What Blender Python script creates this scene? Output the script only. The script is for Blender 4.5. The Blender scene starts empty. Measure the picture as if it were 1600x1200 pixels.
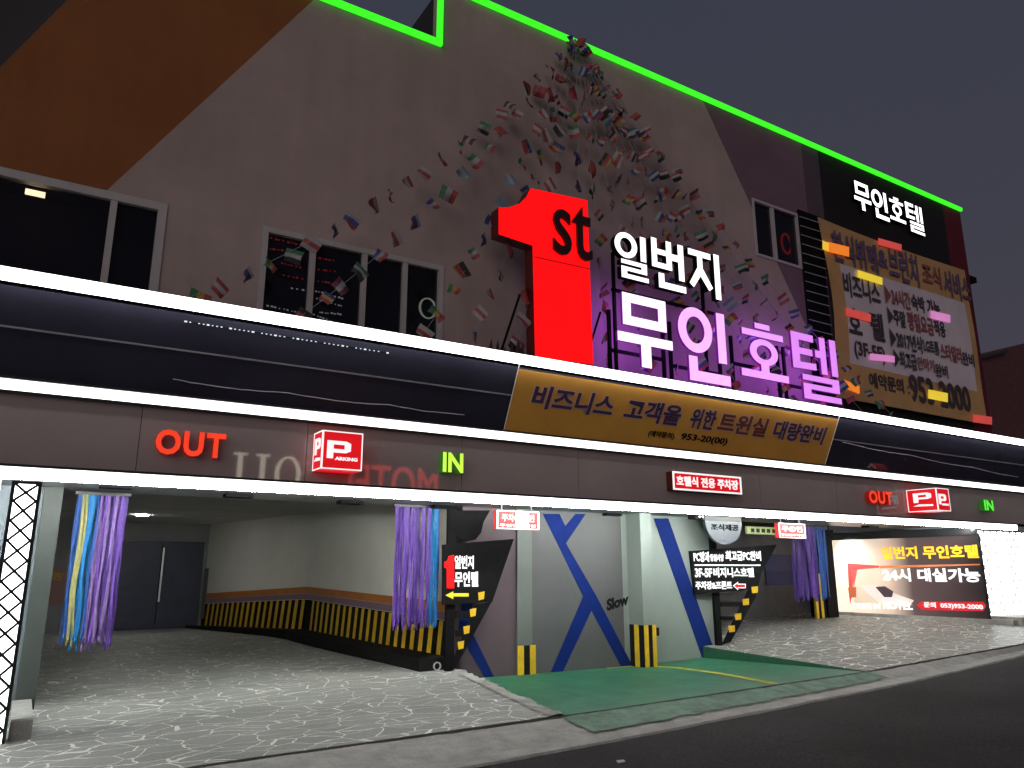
import bpy, bmesh, math, random
from mathutils import Vector, Matrix

# ------------------------------------------------------------------ camera, sky, exposure
SC = bpy.context.scene
COL = SC.collection
FPX, CX, CY = 1202.0, 800.0, 600.0            # focal length and centre in photo pixels
PITCH = math.radians(13.564)
YAW = math.radians(31.81)
EYE = Vector((0, 0, 1.6))
cam = bpy.data.cameras.new('camera')
cam.sensor_width = 36.0
cam.lens = FPX / 1600 * 36.0
cam.clip_end = 500
cam_o = bpy.data.objects.new('camera', cam)
cam_o.location = EYE
cam_o.rotation_euler = (math.pi / 2 + PITCH, 0, -YAW)
COL.objects.link(cam_o)
SC.camera = cam_o

w = bpy.data.worlds.new('World')
SC.world = w
w.use_nodes = True
nt = w.node_tree
nt.nodes.clear()
bg = nt.nodes.new('ShaderNodeBackground')
wo = nt.nodes.new('ShaderNodeOutputWorld')
tc = nt.nodes.new('ShaderNodeTexCoord')
sx = nt.nodes.new('ShaderNodeSeparateXYZ')
rp = nt.nodes.new('ShaderNodeValToRGB')
nz = nt.nodes.new('ShaderNodeTexNoise')
nz.inputs['Scale'].default_value = 2.2
nz.inputs['Detail'].default_value = 5
mx = nt.nodes.new('ShaderNodeMath'); mx.operation = 'MULTIPLY_ADD'
mx.inputs[1].default_value = 0.12
rp.color_ramp.elements[0].position = 0.0
rp.color_ramp.elements[0].color = (0.062, 0.056, 0.074, 1)
rp.color_ramp.elements[1].position = 0.75
rp.color_ramp.elements[1].color = (0.040, 0.045, 0.066, 1)
nt.links.new(tc.outputs['Generated'], nz.inputs['Vector'])
nt.links.new(tc.outputs['Generated'], sx.inputs[0])
nt.links.new(nz.outputs['Fac'], mx.inputs[0])
nt.links.new(sx.outputs['Z'], mx.inputs[2])
nt.links.new(mx.outputs[0], rp.inputs[0])
nt.links.new(rp.outputs[0], bg.inputs[0])
bg.inputs[1].default_value = 1.0
nt.links.new(bg.outputs[0], wo.inputs[0])

# facade fill added from the street side, standing in for town glow
sun = bpy.data.lights.new('facade_fill', 'SUN')
sun.energy = 1.0
sun.angle = math.radians(60)
sun.color = (1.0, 0.90, 0.86)
sun_o = bpy.data.objects.new('facade_fill', sun)
sun_o.rotation_euler = (math.radians(86), 0, math.radians(-48))
COL.objects.link(sun_o)

SC.view_settings.view_transform = 'Standard'
SC.view_settings.look = 'None'
SC.view_settings.exposure = 0.0
SC.view_settings.gamma = 1.0
SC.render.engine = 'CYCLES'
SC.cycles.use_denoising = True
SC.cycles.max_bounces = 6
SC.cycles.sample_clamp_indirect = 4.0
SC.cycles.caustics_reflective = False
SC.cycles.caustics_refractive = False

# ------------------------------------------------------------------ helpers
cp, sp_, cy_, sy_ = math.cos(PITCH), math.sin(PITCH), math.cos(YAW), math.sin(YAW)
FWD = Vector((sy_ * cp, cy_ * cp, sp_))
RGT = Vector((cy_, -sy_, 0))
UPV = Vector((-sy_ * sp_, -cy_ * sp_, cp))


def ray(x, y):
    return FWD * FPX + RGT * (x - CX) - UPV * (y - CY)


class Plane:
    """A real plane in the place: origin, right, up; px() finds where a photo pixel meets it."""

    def __init__(s, o, u, v):
        s.o, s.u, s.v = Vector(o), Vector(u).normalized(), Vector(v).normalized()
        s.n = s.u.cross(s.v)

    def px(s, x, y):
        d = ray(x, y)
        t = (s.o - EYE).dot(s.n) / d.dot(s.n)
        p = EYE + d * t - s.o
        return (p.dot(s.u), p.dot(s.v))

    def pt(s, a, b, d=0.0):
        return s.o + s.u * a + s.v * b + s.n * d


def facade(Y):
    return Plane((0, Y, 0), (1, 0, 0), (0, 0, 1))


MATS = {}


def nodes_of(name):
    m = bpy.data.materials.new(name)
    m.use_nodes = True
    t = m.node_tree
    return m, t, t.nodes['Principled BSDF'], t.nodes, t.links


def mat(name, col, rough=0.6, var=0.12, scale=3.0, metal=0.0, spec=0.5, bump=0.0, grain=0.0, trans=0.0):
    """Painted / plain surface with uneven tone from two noises."""
    if name in MATS:
        return MATS[name]
    m, t, b, N, L = nodes_of(name)
    b.inputs['Roughness'].default_value = rough
    b.inputs['Metallic'].default_value = metal
    b.inputs['Specular IOR Level'].default_value = spec
    tcn = N.new('ShaderNodeTexCoord')
    n1 = N.new('ShaderNodeTexNoise'); n1.inputs['Scale'].default_value = scale
    n1.inputs['Detail'].default_value = 6
    n1.inputs['Roughness'].default_value = 0.65
    L.new(tcn.outputs['Object'], n1.inputs['Vector'])
    r = N.new('ShaderNodeValToRGB')
    r.color_ramp.elements[0].position = 0.3
    r.color_ramp.elements[1].position = 0.7
    lo = [max(0, c * (1 - var)) for c in col]
    hi = [min(1, c * (1 + var)) for c in col]
    r.color_ramp.elements[0].color = (*lo, 1)
    r.color_ramp.elements[1].color = (*hi, 1)
    L.new(n1.outputs['Fac'], r.inputs[0])
    out = r.outputs[0]
    if grain:
        n2 = N.new('ShaderNodeTexNoise'); n2.inputs['Scale'].default_value = 60
        n2.inputs['Detail'].default_value = 3
        L.new(tcn.outputs['Object'], n2.inputs['Vector'])
        mxn = N.new('ShaderNodeMix'); mxn.data_type = 'RGBA'; mxn.blend_type = 'OVERLAY'
        mxn.inputs[0].default_value = grain
        L.new(out, mxn.inputs[6]); L.new(n2.outputs['Color'], mxn.inputs[7])
        hs = N.new('ShaderNodeHueSaturation')
        hs.inputs['Saturation'].default_value = 1.0
        out = mxn.outputs[2]
    L.new(out, b.inputs['Base Color'])
    if bump:
        n3 = N.new('ShaderNodeTexNoise'); n3.inputs['Scale'].default_value = 45
        n3.inputs['Detail'].default_value = 4
        L.new(tcn.outputs['Object'], n3.inputs['Vector'])
        bp = N.new('ShaderNodeBump'); bp.inputs['Strength'].default_value = bump
        bp.inputs['Distance'].default_value = 0.01
        L.new(n3.outputs['Fac'], bp.inputs['Height']); L.new(bp.outputs[0], b.inputs['Normal'])
    MATS[name] = m
    return m


def glow(name, col, strength, base=None, rough=0.4):
    """A lit face: emission over a plain plastic base."""
    if name in MATS:
        return MATS[name]
    m, t, b, N, L = nodes_of(name)
    b.inputs['Base Color'].default_value = (*(base or [c * 0.5 for c in col]), 1)
    b.inputs['Roughness'].default_value = rough
    b.inputs['Emission Color'].default_value = (*col, 1)
    b.inputs['Emission Strength'].default_value = strength
    tcn = N.new('ShaderNodeTexCoord')
    n1 = N.new('ShaderNodeTexNoise'); n1.inputs['Scale'].default_value = 3.5
    L.new(tcn.outputs['Object'], n1.inputs['Vector'])
    mr = N.new('ShaderNodeMapRange')
    mr.inputs[3].default_value = strength * 0.85
    mr.inputs[4].default_value = strength * 1.15
    L.new(n1.outputs['Fac'], mr.inputs[0]); L.new(mr.outputs[0], b.inputs['Emission Strength'])
    MATS[name] = m
    return m


class MB:
    """Collects shapes; build() links them as ONE mesh object."""

    def __init__(s):
        s.v, s.f, s.m = [], [], []

    def add(s, vs, fs, m=0):
        k = len(s.v)
        s.v += [tuple(v) for v in vs]
        for f in fs:
            s.f.append(tuple(i + k for i in f)); s.m.append(m)
        return s

    def box(s, a, b, m=0):
        x0, y0, z0 = a; x1, y1, z1 = b
        vs = [(x0, y0, z0), (x1, y0, z0), (x1, y1, z0), (x0, y1, z0), (x0, y0, z1), (x1, y0, z1), (x1, y1, z1), (x0, y1, z1)]
        return s.add(vs, [(0, 3, 2, 1), (4, 5, 6, 7), (0, 1, 5, 4), (1, 2, 6, 5), (2, 3, 7, 6), (3, 0, 4, 7)], m)

    def prism(s, pl, pts, d0, d1, m=0, side=None, back=None):
        """pts: outline in plane coordinates, counter-clockwise seen from the viewer's side."""
        A = sum(pts[i][0] * pts[(i + 1) % len(pts)][1] - pts[(i + 1) % len(pts)][0] * pts[i][1] for i in range(len(pts)))
        if A < 0:
            pts = pts[::-1]
        n = len(pts); side = m if side is None else side
        vs = [pl.pt(a, b, d1) for a, b in pts] + [pl.pt(a, b, d0) for a, b in pts]
        s.add(vs, [tuple(range(n))], m)
        k = len(s.v) - 2 * n
        s.f.append(tuple(k + n + i for i in reversed(range(n)))); s.m.append(side if back is None else back)
        for i in range(n):
            j = (i + 1) % n
            s.f.append((k + i, k + n + i, k + n + j, k + j)); s.m.append(side)
        return s

    def rect(s, pl, a0, b0, a1, b1, d0, d1, m=0, side=None):
        return s.prism(pl, [(a0, b0), (a1, b0), (a1, b1), (a0, b1)], d0, d1, m, side)

    def ring(s, pl, ca, cb, ra, rb, wa, wb, d0, d1, m=0, side=None, n=28):
        side = m if side is None else side
        vs = []
        for d in (d1, d0):
            for (p, q) in ((ra, rb), (ra - wa, rb - wb)):
                vs += [pl.pt(ca + p * math.cos(2 * math.pi * i / n), cb + q * math.sin(2 * math.pi * i / n), d) for i in range(n)]
        k = len(s.v); s.v += [tuple(v) for v in vs]
        for i in range(n):
            j = (i + 1) % n
            s.f.append((k + i, k + j, k + n + j, k + n + i)); s.m.append(m)
            s.f.append((k + i, k + 2 * n + i, k + 2 * n + j, k + j)); s.m.append(side)
            s.f.append((k + n + j, k + 3 * n + j, k + 3 * n + i, k + n + i)); s.m.append(side)
            s.f.append((k + 2 * n + j, k + 2 * n + i, k + 3 * n + i, k + 3 * n + j)); s.m.append(side)
        return s

    def tube(s, pts, r, n=6, m=0):
        pts = [Vector(p) for p in pts]
        k0 = len(s.v)
        for i, p in enumerate(pts):
            t = (pts[min(i + 1, len(pts) - 1)] - pts[max(i - 1, 0)]).normalized()
            a = t.orthogonal().normalized() if i == 0 else (a - t * a.dot(t)).normalized()
            b = t.cross(a)
            for q in range(n):
                an = 2 * math.pi * q / n
                s.v.append(tuple(p + (a * math.cos(an) + b * math.sin(an)) * r))
        for i in range(len(pts) - 1):
            for q in range(n):
                q2 = (q + 1) % n
                s.f.append((k0 + i * n + q, k0 + i * n + q2, k0 + (i + 1) * n + q2, k0 + (i + 1) * n + q)); s.m.append(m)
        s.f.append(tuple(k0 + q for q in reversed(range(n)))); s.m.append(m)
        s.f.append(tuple(k0 + (len(pts) - 1) * n + q for q in range(n))); s.m.append(m)
        return s

    def bar(s, p0, p1, wd, m=0):
        """square bar"""
        p0, p1 = Vector(p0), Vector(p1)
        t = (p1 - p0).normalized()
        a = t.cross(Vector((0, 0, 1)))
        a = a.normalized() if a.length > 1e-4 else Vector((1, 0, 0))
        b = t.cross(a)
        vs = []
        for p in (p0, p1):
            for ea, eb in ((-1, -1), (1, -1), (1, 1), (-1, 1)):
                vs.append(p + a * ea * wd / 2 + b * eb * wd / 2)
        return s.add(vs, [(0, 3, 2, 1), (4, 5, 6, 7), (0, 1, 5, 4), (1, 2, 6, 5), (2, 3, 7, 6), (3, 0, 4, 7)], m)

    def text(s, pl, txt, a0, b0, a1, b1, d0, d1, bold=0.025, m=0, side=None, shear=0.0):
        """letters fitted to the rectangle a0..a1 x b0..b1 of a plane"""
        side = m if side is None else side
        vs, fs = text_geo(txt, bold)
        xs = [v[0] for v in vs]; ys = [v[1] for v in vs]
        x0, x1, y0, y1 = min(xs), max(xs), min(ys), max(ys)
        k = len(s.v)
        for x, y, z in vs:
            fa = (x - x0) / (x1 - x0); fb = (y - y0) / (y1 - y0)
            s.v.append(tuple(pl.pt(a0 + (a1 - a0) * fa + shear * (fb - .5) * (b1 - b0), b0 + (b1 - b0) * fb, d0 + (d1 - d0) * (z + .5))))
        for f, nzv in fs:
            s.f.append(tuple(k + i for i in f)); s.m.append(m if nzv > 0.5 else side)
        return s

    def build(s, name, mats, parent=None, smooth=False):
        me = bpy.data.meshes.new(name)
        me.from_pydata(s.v, [], s.f)
        for mm in (mats if isinstance(mats, (list, tuple)) else [mats]):
            me.materials.append(mm)
        me.polygons.foreach_set('material_index', s.m)
        if smooth:
            me.polygons.foreach_set('use_smooth', [True] * len(s.f))
        me.update()
        o = bpy.data.objects.new(name, me)
        COL.objects.link(o)
        if parent is not None:
            o.parent = parent
            if parent.type == 'EMPTY':
                o.location = -parent.location
        return o


_TG = {}


def text_geo(txt, bold):
    key = (txt, bold)
    if key in _TG:
        return _TG[key]
    cu = bpy.data.curves.new('lettering', 'FONT')
    cu.body = txt; cu.size = 1; cu.offset = bold; cu.extrude = 0.5; cu.resolution_u = 3
    o = bpy.data.objects.new('lettering', cu)
    COL.objects.link(o)
    dg = bpy.context.evaluated_depsgraph_get()
    me = bpy.data.meshes.new_from_object(o.evaluated_get(dg))
    vs = [tuple(v.co) for v in me.vertices]
    fs = [(tuple(p.vertices), p.normal.z) for p in me.polygons]
    bpy.data.objects.remove(o); bpy.data.curves.remove(cu); bpy.data.meshes.remove(me)
    _TG[key] = (vs, fs)
    return vs, fs


def tag(o, label=None, cat=None, group=None, kind=None):
    for k, v in (('label', label), ('category', cat), ('group', group), ('kind', kind)):
        if v:
            o[k] = v
    return o


def thing(name, label, cat, loc, group=None):
    o = bpy.data.objects.new(name, None)
    o.empty_display_size = 0.3
    o.location = loc
    COL.objects.link(o)
    return tag(o, label, cat, group)


def struct(o):
    o['kind'] = 'structure'
    return o


def ss(x, pts):
    """piecewise linear"""
    if x <= pts[0][0]:
        return pts[0][1] + (x - pts[0][0]) * (pts[1][1] - pts[0][1]) / (pts[1][0] - pts[0][0])
    for (x0, y0), (x1, y1) in zip(pts, pts[1:]):
        if x <= x1:
            return y0 + (x - x0) * (y1 - y0) / (x1 - x0)
    (x0, y0), (x1, y1) = pts[-2:]
    return y0 + (x - x0) * (y1 - y0) / (x1 - x0)


random.seed(11)
# ------------------------------------------------------------------ main planes and levels
YB, YS1, YW, YG, YC = 10.0, 9.47, 10.6, 11.88, 11.5
PB, PW, PG, PC = facade(YB), facade(YW), facade(YG), facade(YC)
XR = 21.87                                   # right corner of the upper wall
ZLO, ZHI = 10.5, 11.72                       # low and high roof edge
XSTEP = 5.08
ZSOF = 2.63
STREET = [(-12, -.50), (-4, -.28), (0, -.18), (2, -.127), (5.9, -.078), (11.4, .035), (16.5, .228), (20, .44), (30, .95), (60, 2.2)]
YEDGE = 8.0


def street(x):
    return ss(x, STREET)


# ------------------------------------------------------------------ materials
M_black = mat('black_paint', (0.006, 0.006, 0.007), 0.8, spec=.08)
M_dark_metal = mat('dark_metal', (0.02, 0.02, 0.022), 0.4, metal=0.3)
M_frame = mat('window_aluminium', (0.42, 0.39, 0.39), 0.45, var=0.08)
M_white_wall = mat('white_wall', (0.20, 0.235, 0.22), 0.6, var=0.07, scale=1.2)
M_grey_wall = mat('grey_wall', (0.075, 0.077, 0.080), 0.6, var=0.08, scale=1.5)
M_plum_wall = mat('plum_wall', (0.090, 0.062, 0.074), 0.6, var=0.08, scale=1.5)
M_blue = mat('blue_paint', (0.004, 0.016, 0.12), 0.7, var=0.12, spec=.1)
M_yel = mat('yellow_paint', (0.72, 0.46, 0.02), 0.5, var=0.15, scale=8)
M_blk = mat('black_rubber', (0.009, 0.0085, 0.009), 0.8, var=0.3, bump=0.3, spec=.1)
M_concrete = mat('concrete', (0.38, 0.38, 0.355), 0.8, var=0.25, scale=4, grain=0.5, bump=0.4)
M_strip = glow('strip_light_white', (1, 0.98, 0.97), 3.0)
M_strip3 = glow('strip_light_lower', (0.97, 1.0, 0.97), 4.0)
M_tube3 = glow('strip_light_tube', (0.96, 1.0, 0.97), 15.0)
M_whitebox = glow('light_box_white', (0.97, 1.0, 1.0), 5.0)
M_green = glow('neon_green', (0.045, 0.9, 0.018), 1.15)
M_redface = glow('red_lit_acrylic', (1.0, 0.003, 0.004), 1.0)
M_darkred = mat('dark_red_metal', (0.10, 0.006, 0.006), 0.4)
M_stletter = mat('dark_brown_letter', (0.035, 0.008, 0.006), 0.35)
M_white_l = glow('white_lit_acrylic', (1, 0.98, 1), 1.6)
M_purple_w = glow('white_violet_lit_acrylic', (1.0, 0.80, 1.0), 1.35)
M_purple = glow('violet_lit_acrylic', (0.85, 0.36, 1.0), 1.0)
M_purple_side = glow('violet_lit_edge', (0.22, 0.006, 0.34), 0.5)
M_orange_red = glow('orange_red_lit_acrylic', (1.0, 0.055, 0.018), 0.85)
M_red_side = glow('red_lit_edge', (0.45, 0.01, 0.008), 0.35)
M_boxred = glow('red_box_acrylic', (0.72, 0.006, 0.012), 0.85)
M_in = glow('yellow_green_lit_acrylic', (0.62, 0.95, 0.08), 1.0)
M_in_side = glow('green_lit_edge', (0.02, 0.13, 0.01), 0.7)
M_white_print = mat('white_print', (0.8, 0.8, 0.78), 0.5, var=0.04)
M_textlit = glow('white_lit_lettering', (1, 1, 1), 0.9)

# ================================================================== THE SETTING
# ---- asphalt road, reaching to the horizon
def road_material():
    m, t, b, N, L = nodes_of('asphalt')
    tcn = N.new('ShaderNodeTexCoord')
    n1 = N.new('ShaderNodeTexNoise'); n1.inputs['Scale'].default_value = 0.5; n1.inputs['Detail'].default_value = 6
    n2 = N.new('ShaderNodeTexNoise'); n2.inputs['Scale'].default_value = 34; n2.inputs['Detail'].default_value = 4
    vo = N.new('ShaderNodeTexVoronoi'); vo.inputs['Scale'].default_value = 90
    for n in (n1, n2, vo):
        L.new(tcn.outputs['Object'], n.inputs['Vector'])
    r = N.new('ShaderNodeValToRGB')
    r.color_ramp.elements[0].position = 0.3; r.color_ramp.elements[0].color = (0.027, 0.025, 0.0255, 1)
    r.color_ramp.elements[1].position = 0.72; r.color_ramp.elements[1].color = (0.054, 0.050, 0.051, 1)
    L.new(n1.outputs['Fac'], r.inputs[0])
    r2 = N.new('ShaderNodeValToRGB')
    r2.color_ramp.elements[0].position = 0.35; r2.color_ramp.elements[0].color = (0.55, 0.55, 0.55, 1)
    r2.color_ramp.elements[1].position = 0.72; r2.color_ramp.elements[1].color = (1.6, 1.55, 1.55, 1)
    L.new(n2.outputs['Fac'], r2.inputs[0])
    mxn = N.new('ShaderNodeMix'); mxn.data_type = 'RGBA'; mxn.blend_type = 'MULTIPLY'; mxn.inputs[0].default_value = 1
    L.new(r.outputs[0], mxn.inputs[6]); L.new(r2.outputs[0], mxn.inputs[7])
    L.new(mxn.outputs[2], b.inputs['Base Color'])
    b.inputs['Roughness'].default_value = 0.8
    b.inputs['Specular IOR Level'].default_value = 0.15
    bp = N.new('ShaderNodeBump'); bp.inputs['Strength'].default_value = 0.7; bp.inputs['Distance'].default_value = 0.008
    L.new(vo.outputs['Distance'], bp.inputs['Height']); L.new(bp.outputs[0], b.inputs['Normal'])
    return m


M_road = road_material()


def skew(x, y):
    """the stone's right border runs askew towards the street"""
    if x < 3:
        return x
    return x - (x - 3) / 3.12 * .50 * min(max((11.45 - y) / 3.45, 0), 1)


def strip_mesh(name, xs, rows, material, parent=None, xf=None):
    """surface through rows of (y(x), z(x)) functions sampled at xs"""
    b = MB(); vs = []; fs = []
    nr = len(rows)
    for x in xs:
        for fy, fz in rows:
            y = fy(x) if callable(fy) else fy
            z = fz(x) if callable(fz) else fz
            vs.append((xf(x, y) if xf else x, y, z))
    for i in range(len(xs) - 1):
        for j in range(nr - 1):
            fs.append((i * nr + j, (i + 1) * nr + j, (i + 1) * nr + j + 1, i * nr + j + 1))
    b.add(vs, fs)
    return b.build(name, material, parent)


def yroad(x):                                   # asphalt edge runs a little askew
    return ss(x, [(-12, 6.35), (4.3, 6.9), (15.6, 7.55), (24, 8.0), (60, 9.5)])


def xs_range(a, b, n):
    return [a + (b - a) * i / n for i in range(n + 1)]


road = strip_mesh('road', [-120, -40] + xs_range(-12, 30, 42) + [60, 140],
                  [(-90, lambda x: street(min(max(x, -12), 60)) - .14), (-9, lambda x: street(min(max(x, -12), 60)) - .13),
                   (yroad, lambda x: street(min(max(x, -12), 60)) - .105)], M_road)
struct(road)

# ---- concrete gutter between road and forecourt, rough broken edge
rg = random.Random(3)
jit = {}


def jitter(x, k, a):
    key = (round(x, 3), k)
    if key not in jit:
        jit[key] = rg.uniform(-a, a)
    return jit[key]


xs = xs_range(-12, 34, 230)
gut = strip_mesh('gutter', xs, [(lambda x: yroad(x) - .03 + jitter(x, 0, .012), lambda x: street(x) - .12),
                                (lambda x: yroad(x) + .01 + jitter(x, 0, .012), lambda x: street(x) - .085),
                                (lambda x: yroad(x) + .30, lambda x: street(x) - .085),
                                (lambda x: YEDGE - .045 + jitter(x, 1, .02), lambda x: street(x) - .016 + jitter(x, 2, .005))], M_concrete)
struct(gut)
sub = strip_mesh('forecourt_base', xs_range(-12, 34, 46), [(YEDGE - .5, lambda x: street(x) - .14), (YEDGE + .4, lambda x: street(x) - .09)],
                 mat('dirt', (0.05, 0.045, 0.04), 0.9))
struct(sub)


# ---- stone forecourt (crazy paving with pale joints)
def paving(name, tint):
    m, t, b, N, L = nodes_of(name)
    tcn = N.new('ShaderNodeTexCoord')
    nd = N.new('ShaderNodeTexNoise'); nd.inputs['Scale'].default_value = 1.7; nd.inputs['Detail'].default_value = 4
    L.new(tcn.outputs['Object'], nd.inputs['Vector'])
    sub_ = N.new('ShaderNodeVectorMath'); sub_.operation = 'SUBTRACT'; sub_.inputs[1].default_value = (.5, .5, .5)
    L.new(nd.outputs['Color'], sub_.inputs[0])
    scl = N.new('ShaderNodeVectorMath'); scl.operation = 'SCALE'; scl.inputs['Scale'].default_value = 0.42
    L.new(sub_.outputs[0], scl.inputs[0])
    ad = N.new('ShaderNodeVectorMath'); ad.operation = 'ADD'
    L.new(tcn.outputs['Object'], ad.inputs[0]); L.new(scl.outputs[0], ad.inputs[1])
    mp = N.new('ShaderNodeMapping'); mp.inputs['Scale'].default_value = (2.5, 4.4, 0.0)
    L.new(ad.outputs[0], mp.inputs['Vector'])
    ve = N.new('ShaderNodeTexVoronoi'); ve.feature = 'DISTANCE_TO_EDGE'; ve.inputs['Scale'].default_value = 1.0
    vc = N.new('ShaderNodeTexVoronoi'); vc.inputs['Scale'].default_value = 1.0
    L.new(mp.outputs[0], ve.inputs['Vector']); L.new(mp.outputs[0], vc.inputs['Vector'])
    nw = N.new('ShaderNodeTexNoise'); nw.inputs['Scale'].default_value = 1.1; nw.inputs['Detail'].default_value = 3
    L.new(tcn.outputs['Object'], nw.inputs['Vector'])
    wd = N.new('ShaderNodeMapRange'); wd.inputs[1].default_value = .3; wd.inputs[2].default_value = .7
    wd.inputs[3].default_value = 0.008; wd.inputs[4].default_value = 0.030
    L.new(nw.outputs['Fac'], wd.inputs[0])
    lt = N.new('ShaderNodeMath'); lt.operation = 'LESS_THAN'
    L.new(ve.outputs['Distance'], lt.inputs[0]); L.new(wd.outputs[0], lt.inputs[1])
    cr = N.new('ShaderNodeValToRGB')
    cr.color_ramp.elements[0].color = (*[c * .90 for c in tint], 1)
    cr.color_ramp.elements[1].color = (*[c * 1.10 for c in tint], 1)
    sep = N.new('ShaderNodeSeparateColor')
    L.new(vc.outputs['Color'], sep.inputs[0]); L.new(sep.outputs[0], cr.inputs[0])
    n2 = N.new('ShaderNodeTexNoise'); n2.inputs['Scale'].default_value = 30; n2.inputs['Detail'].default_value = 6
    L.new(tcn.outputs['Object'], n2.inputs['Vector'])
    n4 = N.new('ShaderNodeTexNoise'); n4.inputs['Scale'].default_value = 0.9; n4.inputs['Detail'].default_value = 5
    L.new(tcn.outputs['Object'], n4.inputs['Vector'])
    ov = N.new('ShaderNodeMix'); ov.data_type = 'RGBA'; ov.blend_type = 'OVERLAY'; ov.inputs[0].default_value = .6
    L.new(cr.outputs[0], ov.inputs[6])
    gsum = N.new('ShaderNodeMath'); gsum.operation = 'MULTIPLY_ADD'; gsum.inputs[1].default_value = .5
    hf = N.new('ShaderNodeMath'); hf.operation = 'MULTIPLY'; hf.inputs[1].default_value = .5
    L.new(n4.outputs['Fac'], hf.inputs[0])
    L.new(n2.outputs['Fac'], gsum.inputs[0]); L.new(hf.outputs[0], gsum.inputs[2])
    L.new(gsum.outputs[0], ov.inputs[7])
    jm = N.new('ShaderNodeMix'); jm.data_type = 'RGBA'
    L.new(lt.outputs[0], jm.inputs[0]); L.new(ov.outputs[2], jm.inputs[6])
    jm.inputs[7].default_value = (0.86, 0.86, 0.79, 1)
    L.new(jm.outputs[2], b.inputs['Base Color'])
    b.inputs['Roughness'].default_value = 0.5
    hgt = N.new('ShaderNodeMath'); hgt.operation = 'MULTIPLY_ADD'; hgt.inputs[1].default_value = .6
    L.new(lt.outputs[0], hgt.inputs[0]); L.new(n2.outputs['Fac'], hgt.inputs[2])
    bp = N.new('ShaderNodeBump'); bp.inputs['Strength'].default_value = .55; bp.inputs['Distance'].default_value = .012
    L.new(hgt.outputs[0], bp.inputs['Height']); L.new(bp.outputs[0], b.inputs['Normal'])
    return m


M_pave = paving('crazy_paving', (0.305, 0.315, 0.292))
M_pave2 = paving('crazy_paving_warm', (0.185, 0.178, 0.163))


def zleft(x):                                    # stone level along the garage mouth
    return ss(x, [(-4, -.14), (.4, -.04), (6.1, .05)])


XL0, XL1 = -7.0, 6.12
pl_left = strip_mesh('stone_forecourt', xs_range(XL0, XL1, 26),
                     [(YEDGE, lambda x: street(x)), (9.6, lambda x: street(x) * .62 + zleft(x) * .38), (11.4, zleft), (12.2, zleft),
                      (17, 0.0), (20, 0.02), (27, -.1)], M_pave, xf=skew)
struct(pl_left)
# raised broken edge of the stone towards the green apron
b = MB()
ys = xs_range(YEDGE, 11.45, 40)
re = random.Random(5)
vs = []
for y in ys:
    f_ = (y - YEDGE) / (11.45 - YEDGE)
    zt = street(XL1) * (1 - f_) + zleft(XL1) * f_
    jx = re.uniform(-.03, .05)
    xb = skew(XL1, y)
    vs += [(xb - .16 + re.uniform(-.02, .02), y, zt + .008), (xb + .02 + jx, y, zt + .012 + re.uniform(-.012, .014)), (xb + .16 + jx, y, zt - .15)]
fs = []
for i in range(len(ys) - 1):
    for j in range(2):
        fs.append((i * 3 + j, i * 3 + j + 1, (i + 1) * 3 + j + 1, (i + 1) * 3 + j))
b.add(vs, fs)
struct(b.build('stone_edge', M_concrete))

struct(strip_mesh('stone_edge', xs_range(XL0, 26, 200), [(lambda x: YEDGE - .03 + jitter(x, 5, .012), lambda x: street(x) - .12), (lambda x: YEDGE + jitter(x, 6, .006), lambda x: street(x) - .006 + jitter(x, 7, .004)), (YEDGE + .03, lambda x: street(x) - .006)], mat('dark_concrete', (.14, .14, .13), .85, var=.3, scale=6)))
# ---- green painted apron
M_greenpaint = mat('green_floor_paint', (0.027, 0.16, 0.084), 0.45, var=0.34, scale=1.9, grain=0.4, bump=0.2)


def zgreen(x):
    return ss(x, [(6, -.10), (9.7, -.12), (11.9, -.06)])


gr = strip_mesh('green_apron', xs_range(5.3, 11.5, 20), [(YEDGE - .02, lambda x: street(x) - .12), (YEDGE + .02, lambda x: street(x) - .004), (YC + .1, zgreen)], M_greenpaint)
struct(gr)
gr2 = strip_mesh('green_apron_skirt', xs_range(5.6, 11.6, 60), [(lambda x: yroad(x) + .34 + jitter(x, 8, .05), lambda x: street(x) - .066), (lambda x: YEDGE - .05 + jitter(x, 1, .02), lambda x: street(x) - .006)],
                 mat('worn_green_paint', (0.11, 0.21, 0.145), 0.7, var=0.45, scale=5, grain=.5))
struct(gr2)
# right stone forecourt, higher than the apron
XM = 11.52


def zr(x, y):
    f_ = (y - YEDGE) / (11.5 - YEDGE)
    back = ss(x, [(11.5, .14), (19, .42), (24, .7)])
    return street(x) * (1 - f_) + back * f_ if f_ < 1 else back - (y - 11.5) * .0


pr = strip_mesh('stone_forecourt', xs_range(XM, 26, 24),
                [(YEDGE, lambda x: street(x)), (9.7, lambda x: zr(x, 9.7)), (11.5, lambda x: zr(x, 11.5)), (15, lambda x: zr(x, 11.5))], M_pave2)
struct(pr)
b = MB()
for i in range(12):
    y0, y1 = YEDGE + (11.5 - YEDGE) * i / 12, YEDGE + (11.5 - YEDGE) * (i + 1) / 12
    b.add([(XM, y0, zr(XM, y0)), (XM, y1, zr(XM, y1)), (XM, y1, zr(XM, y1) - .3), (XM, y0, zr(XM, y0) - .3)], [(0, 1, 2, 3)])
struct(b.build('stone_edge', mat('green_step_paint', (0.02, 0.10, 0.055), 0.5)))
# yellow line on the green apron
PGr = Plane((0, 0, -.09), (1, 0, 0), (0, 1, 0))
b = MB()
line = [(920, 1040), (1000, 1040), (1060, 1044), (1120, 1052), (1170, 1061), (1212, 1069)]
vs = []


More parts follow.
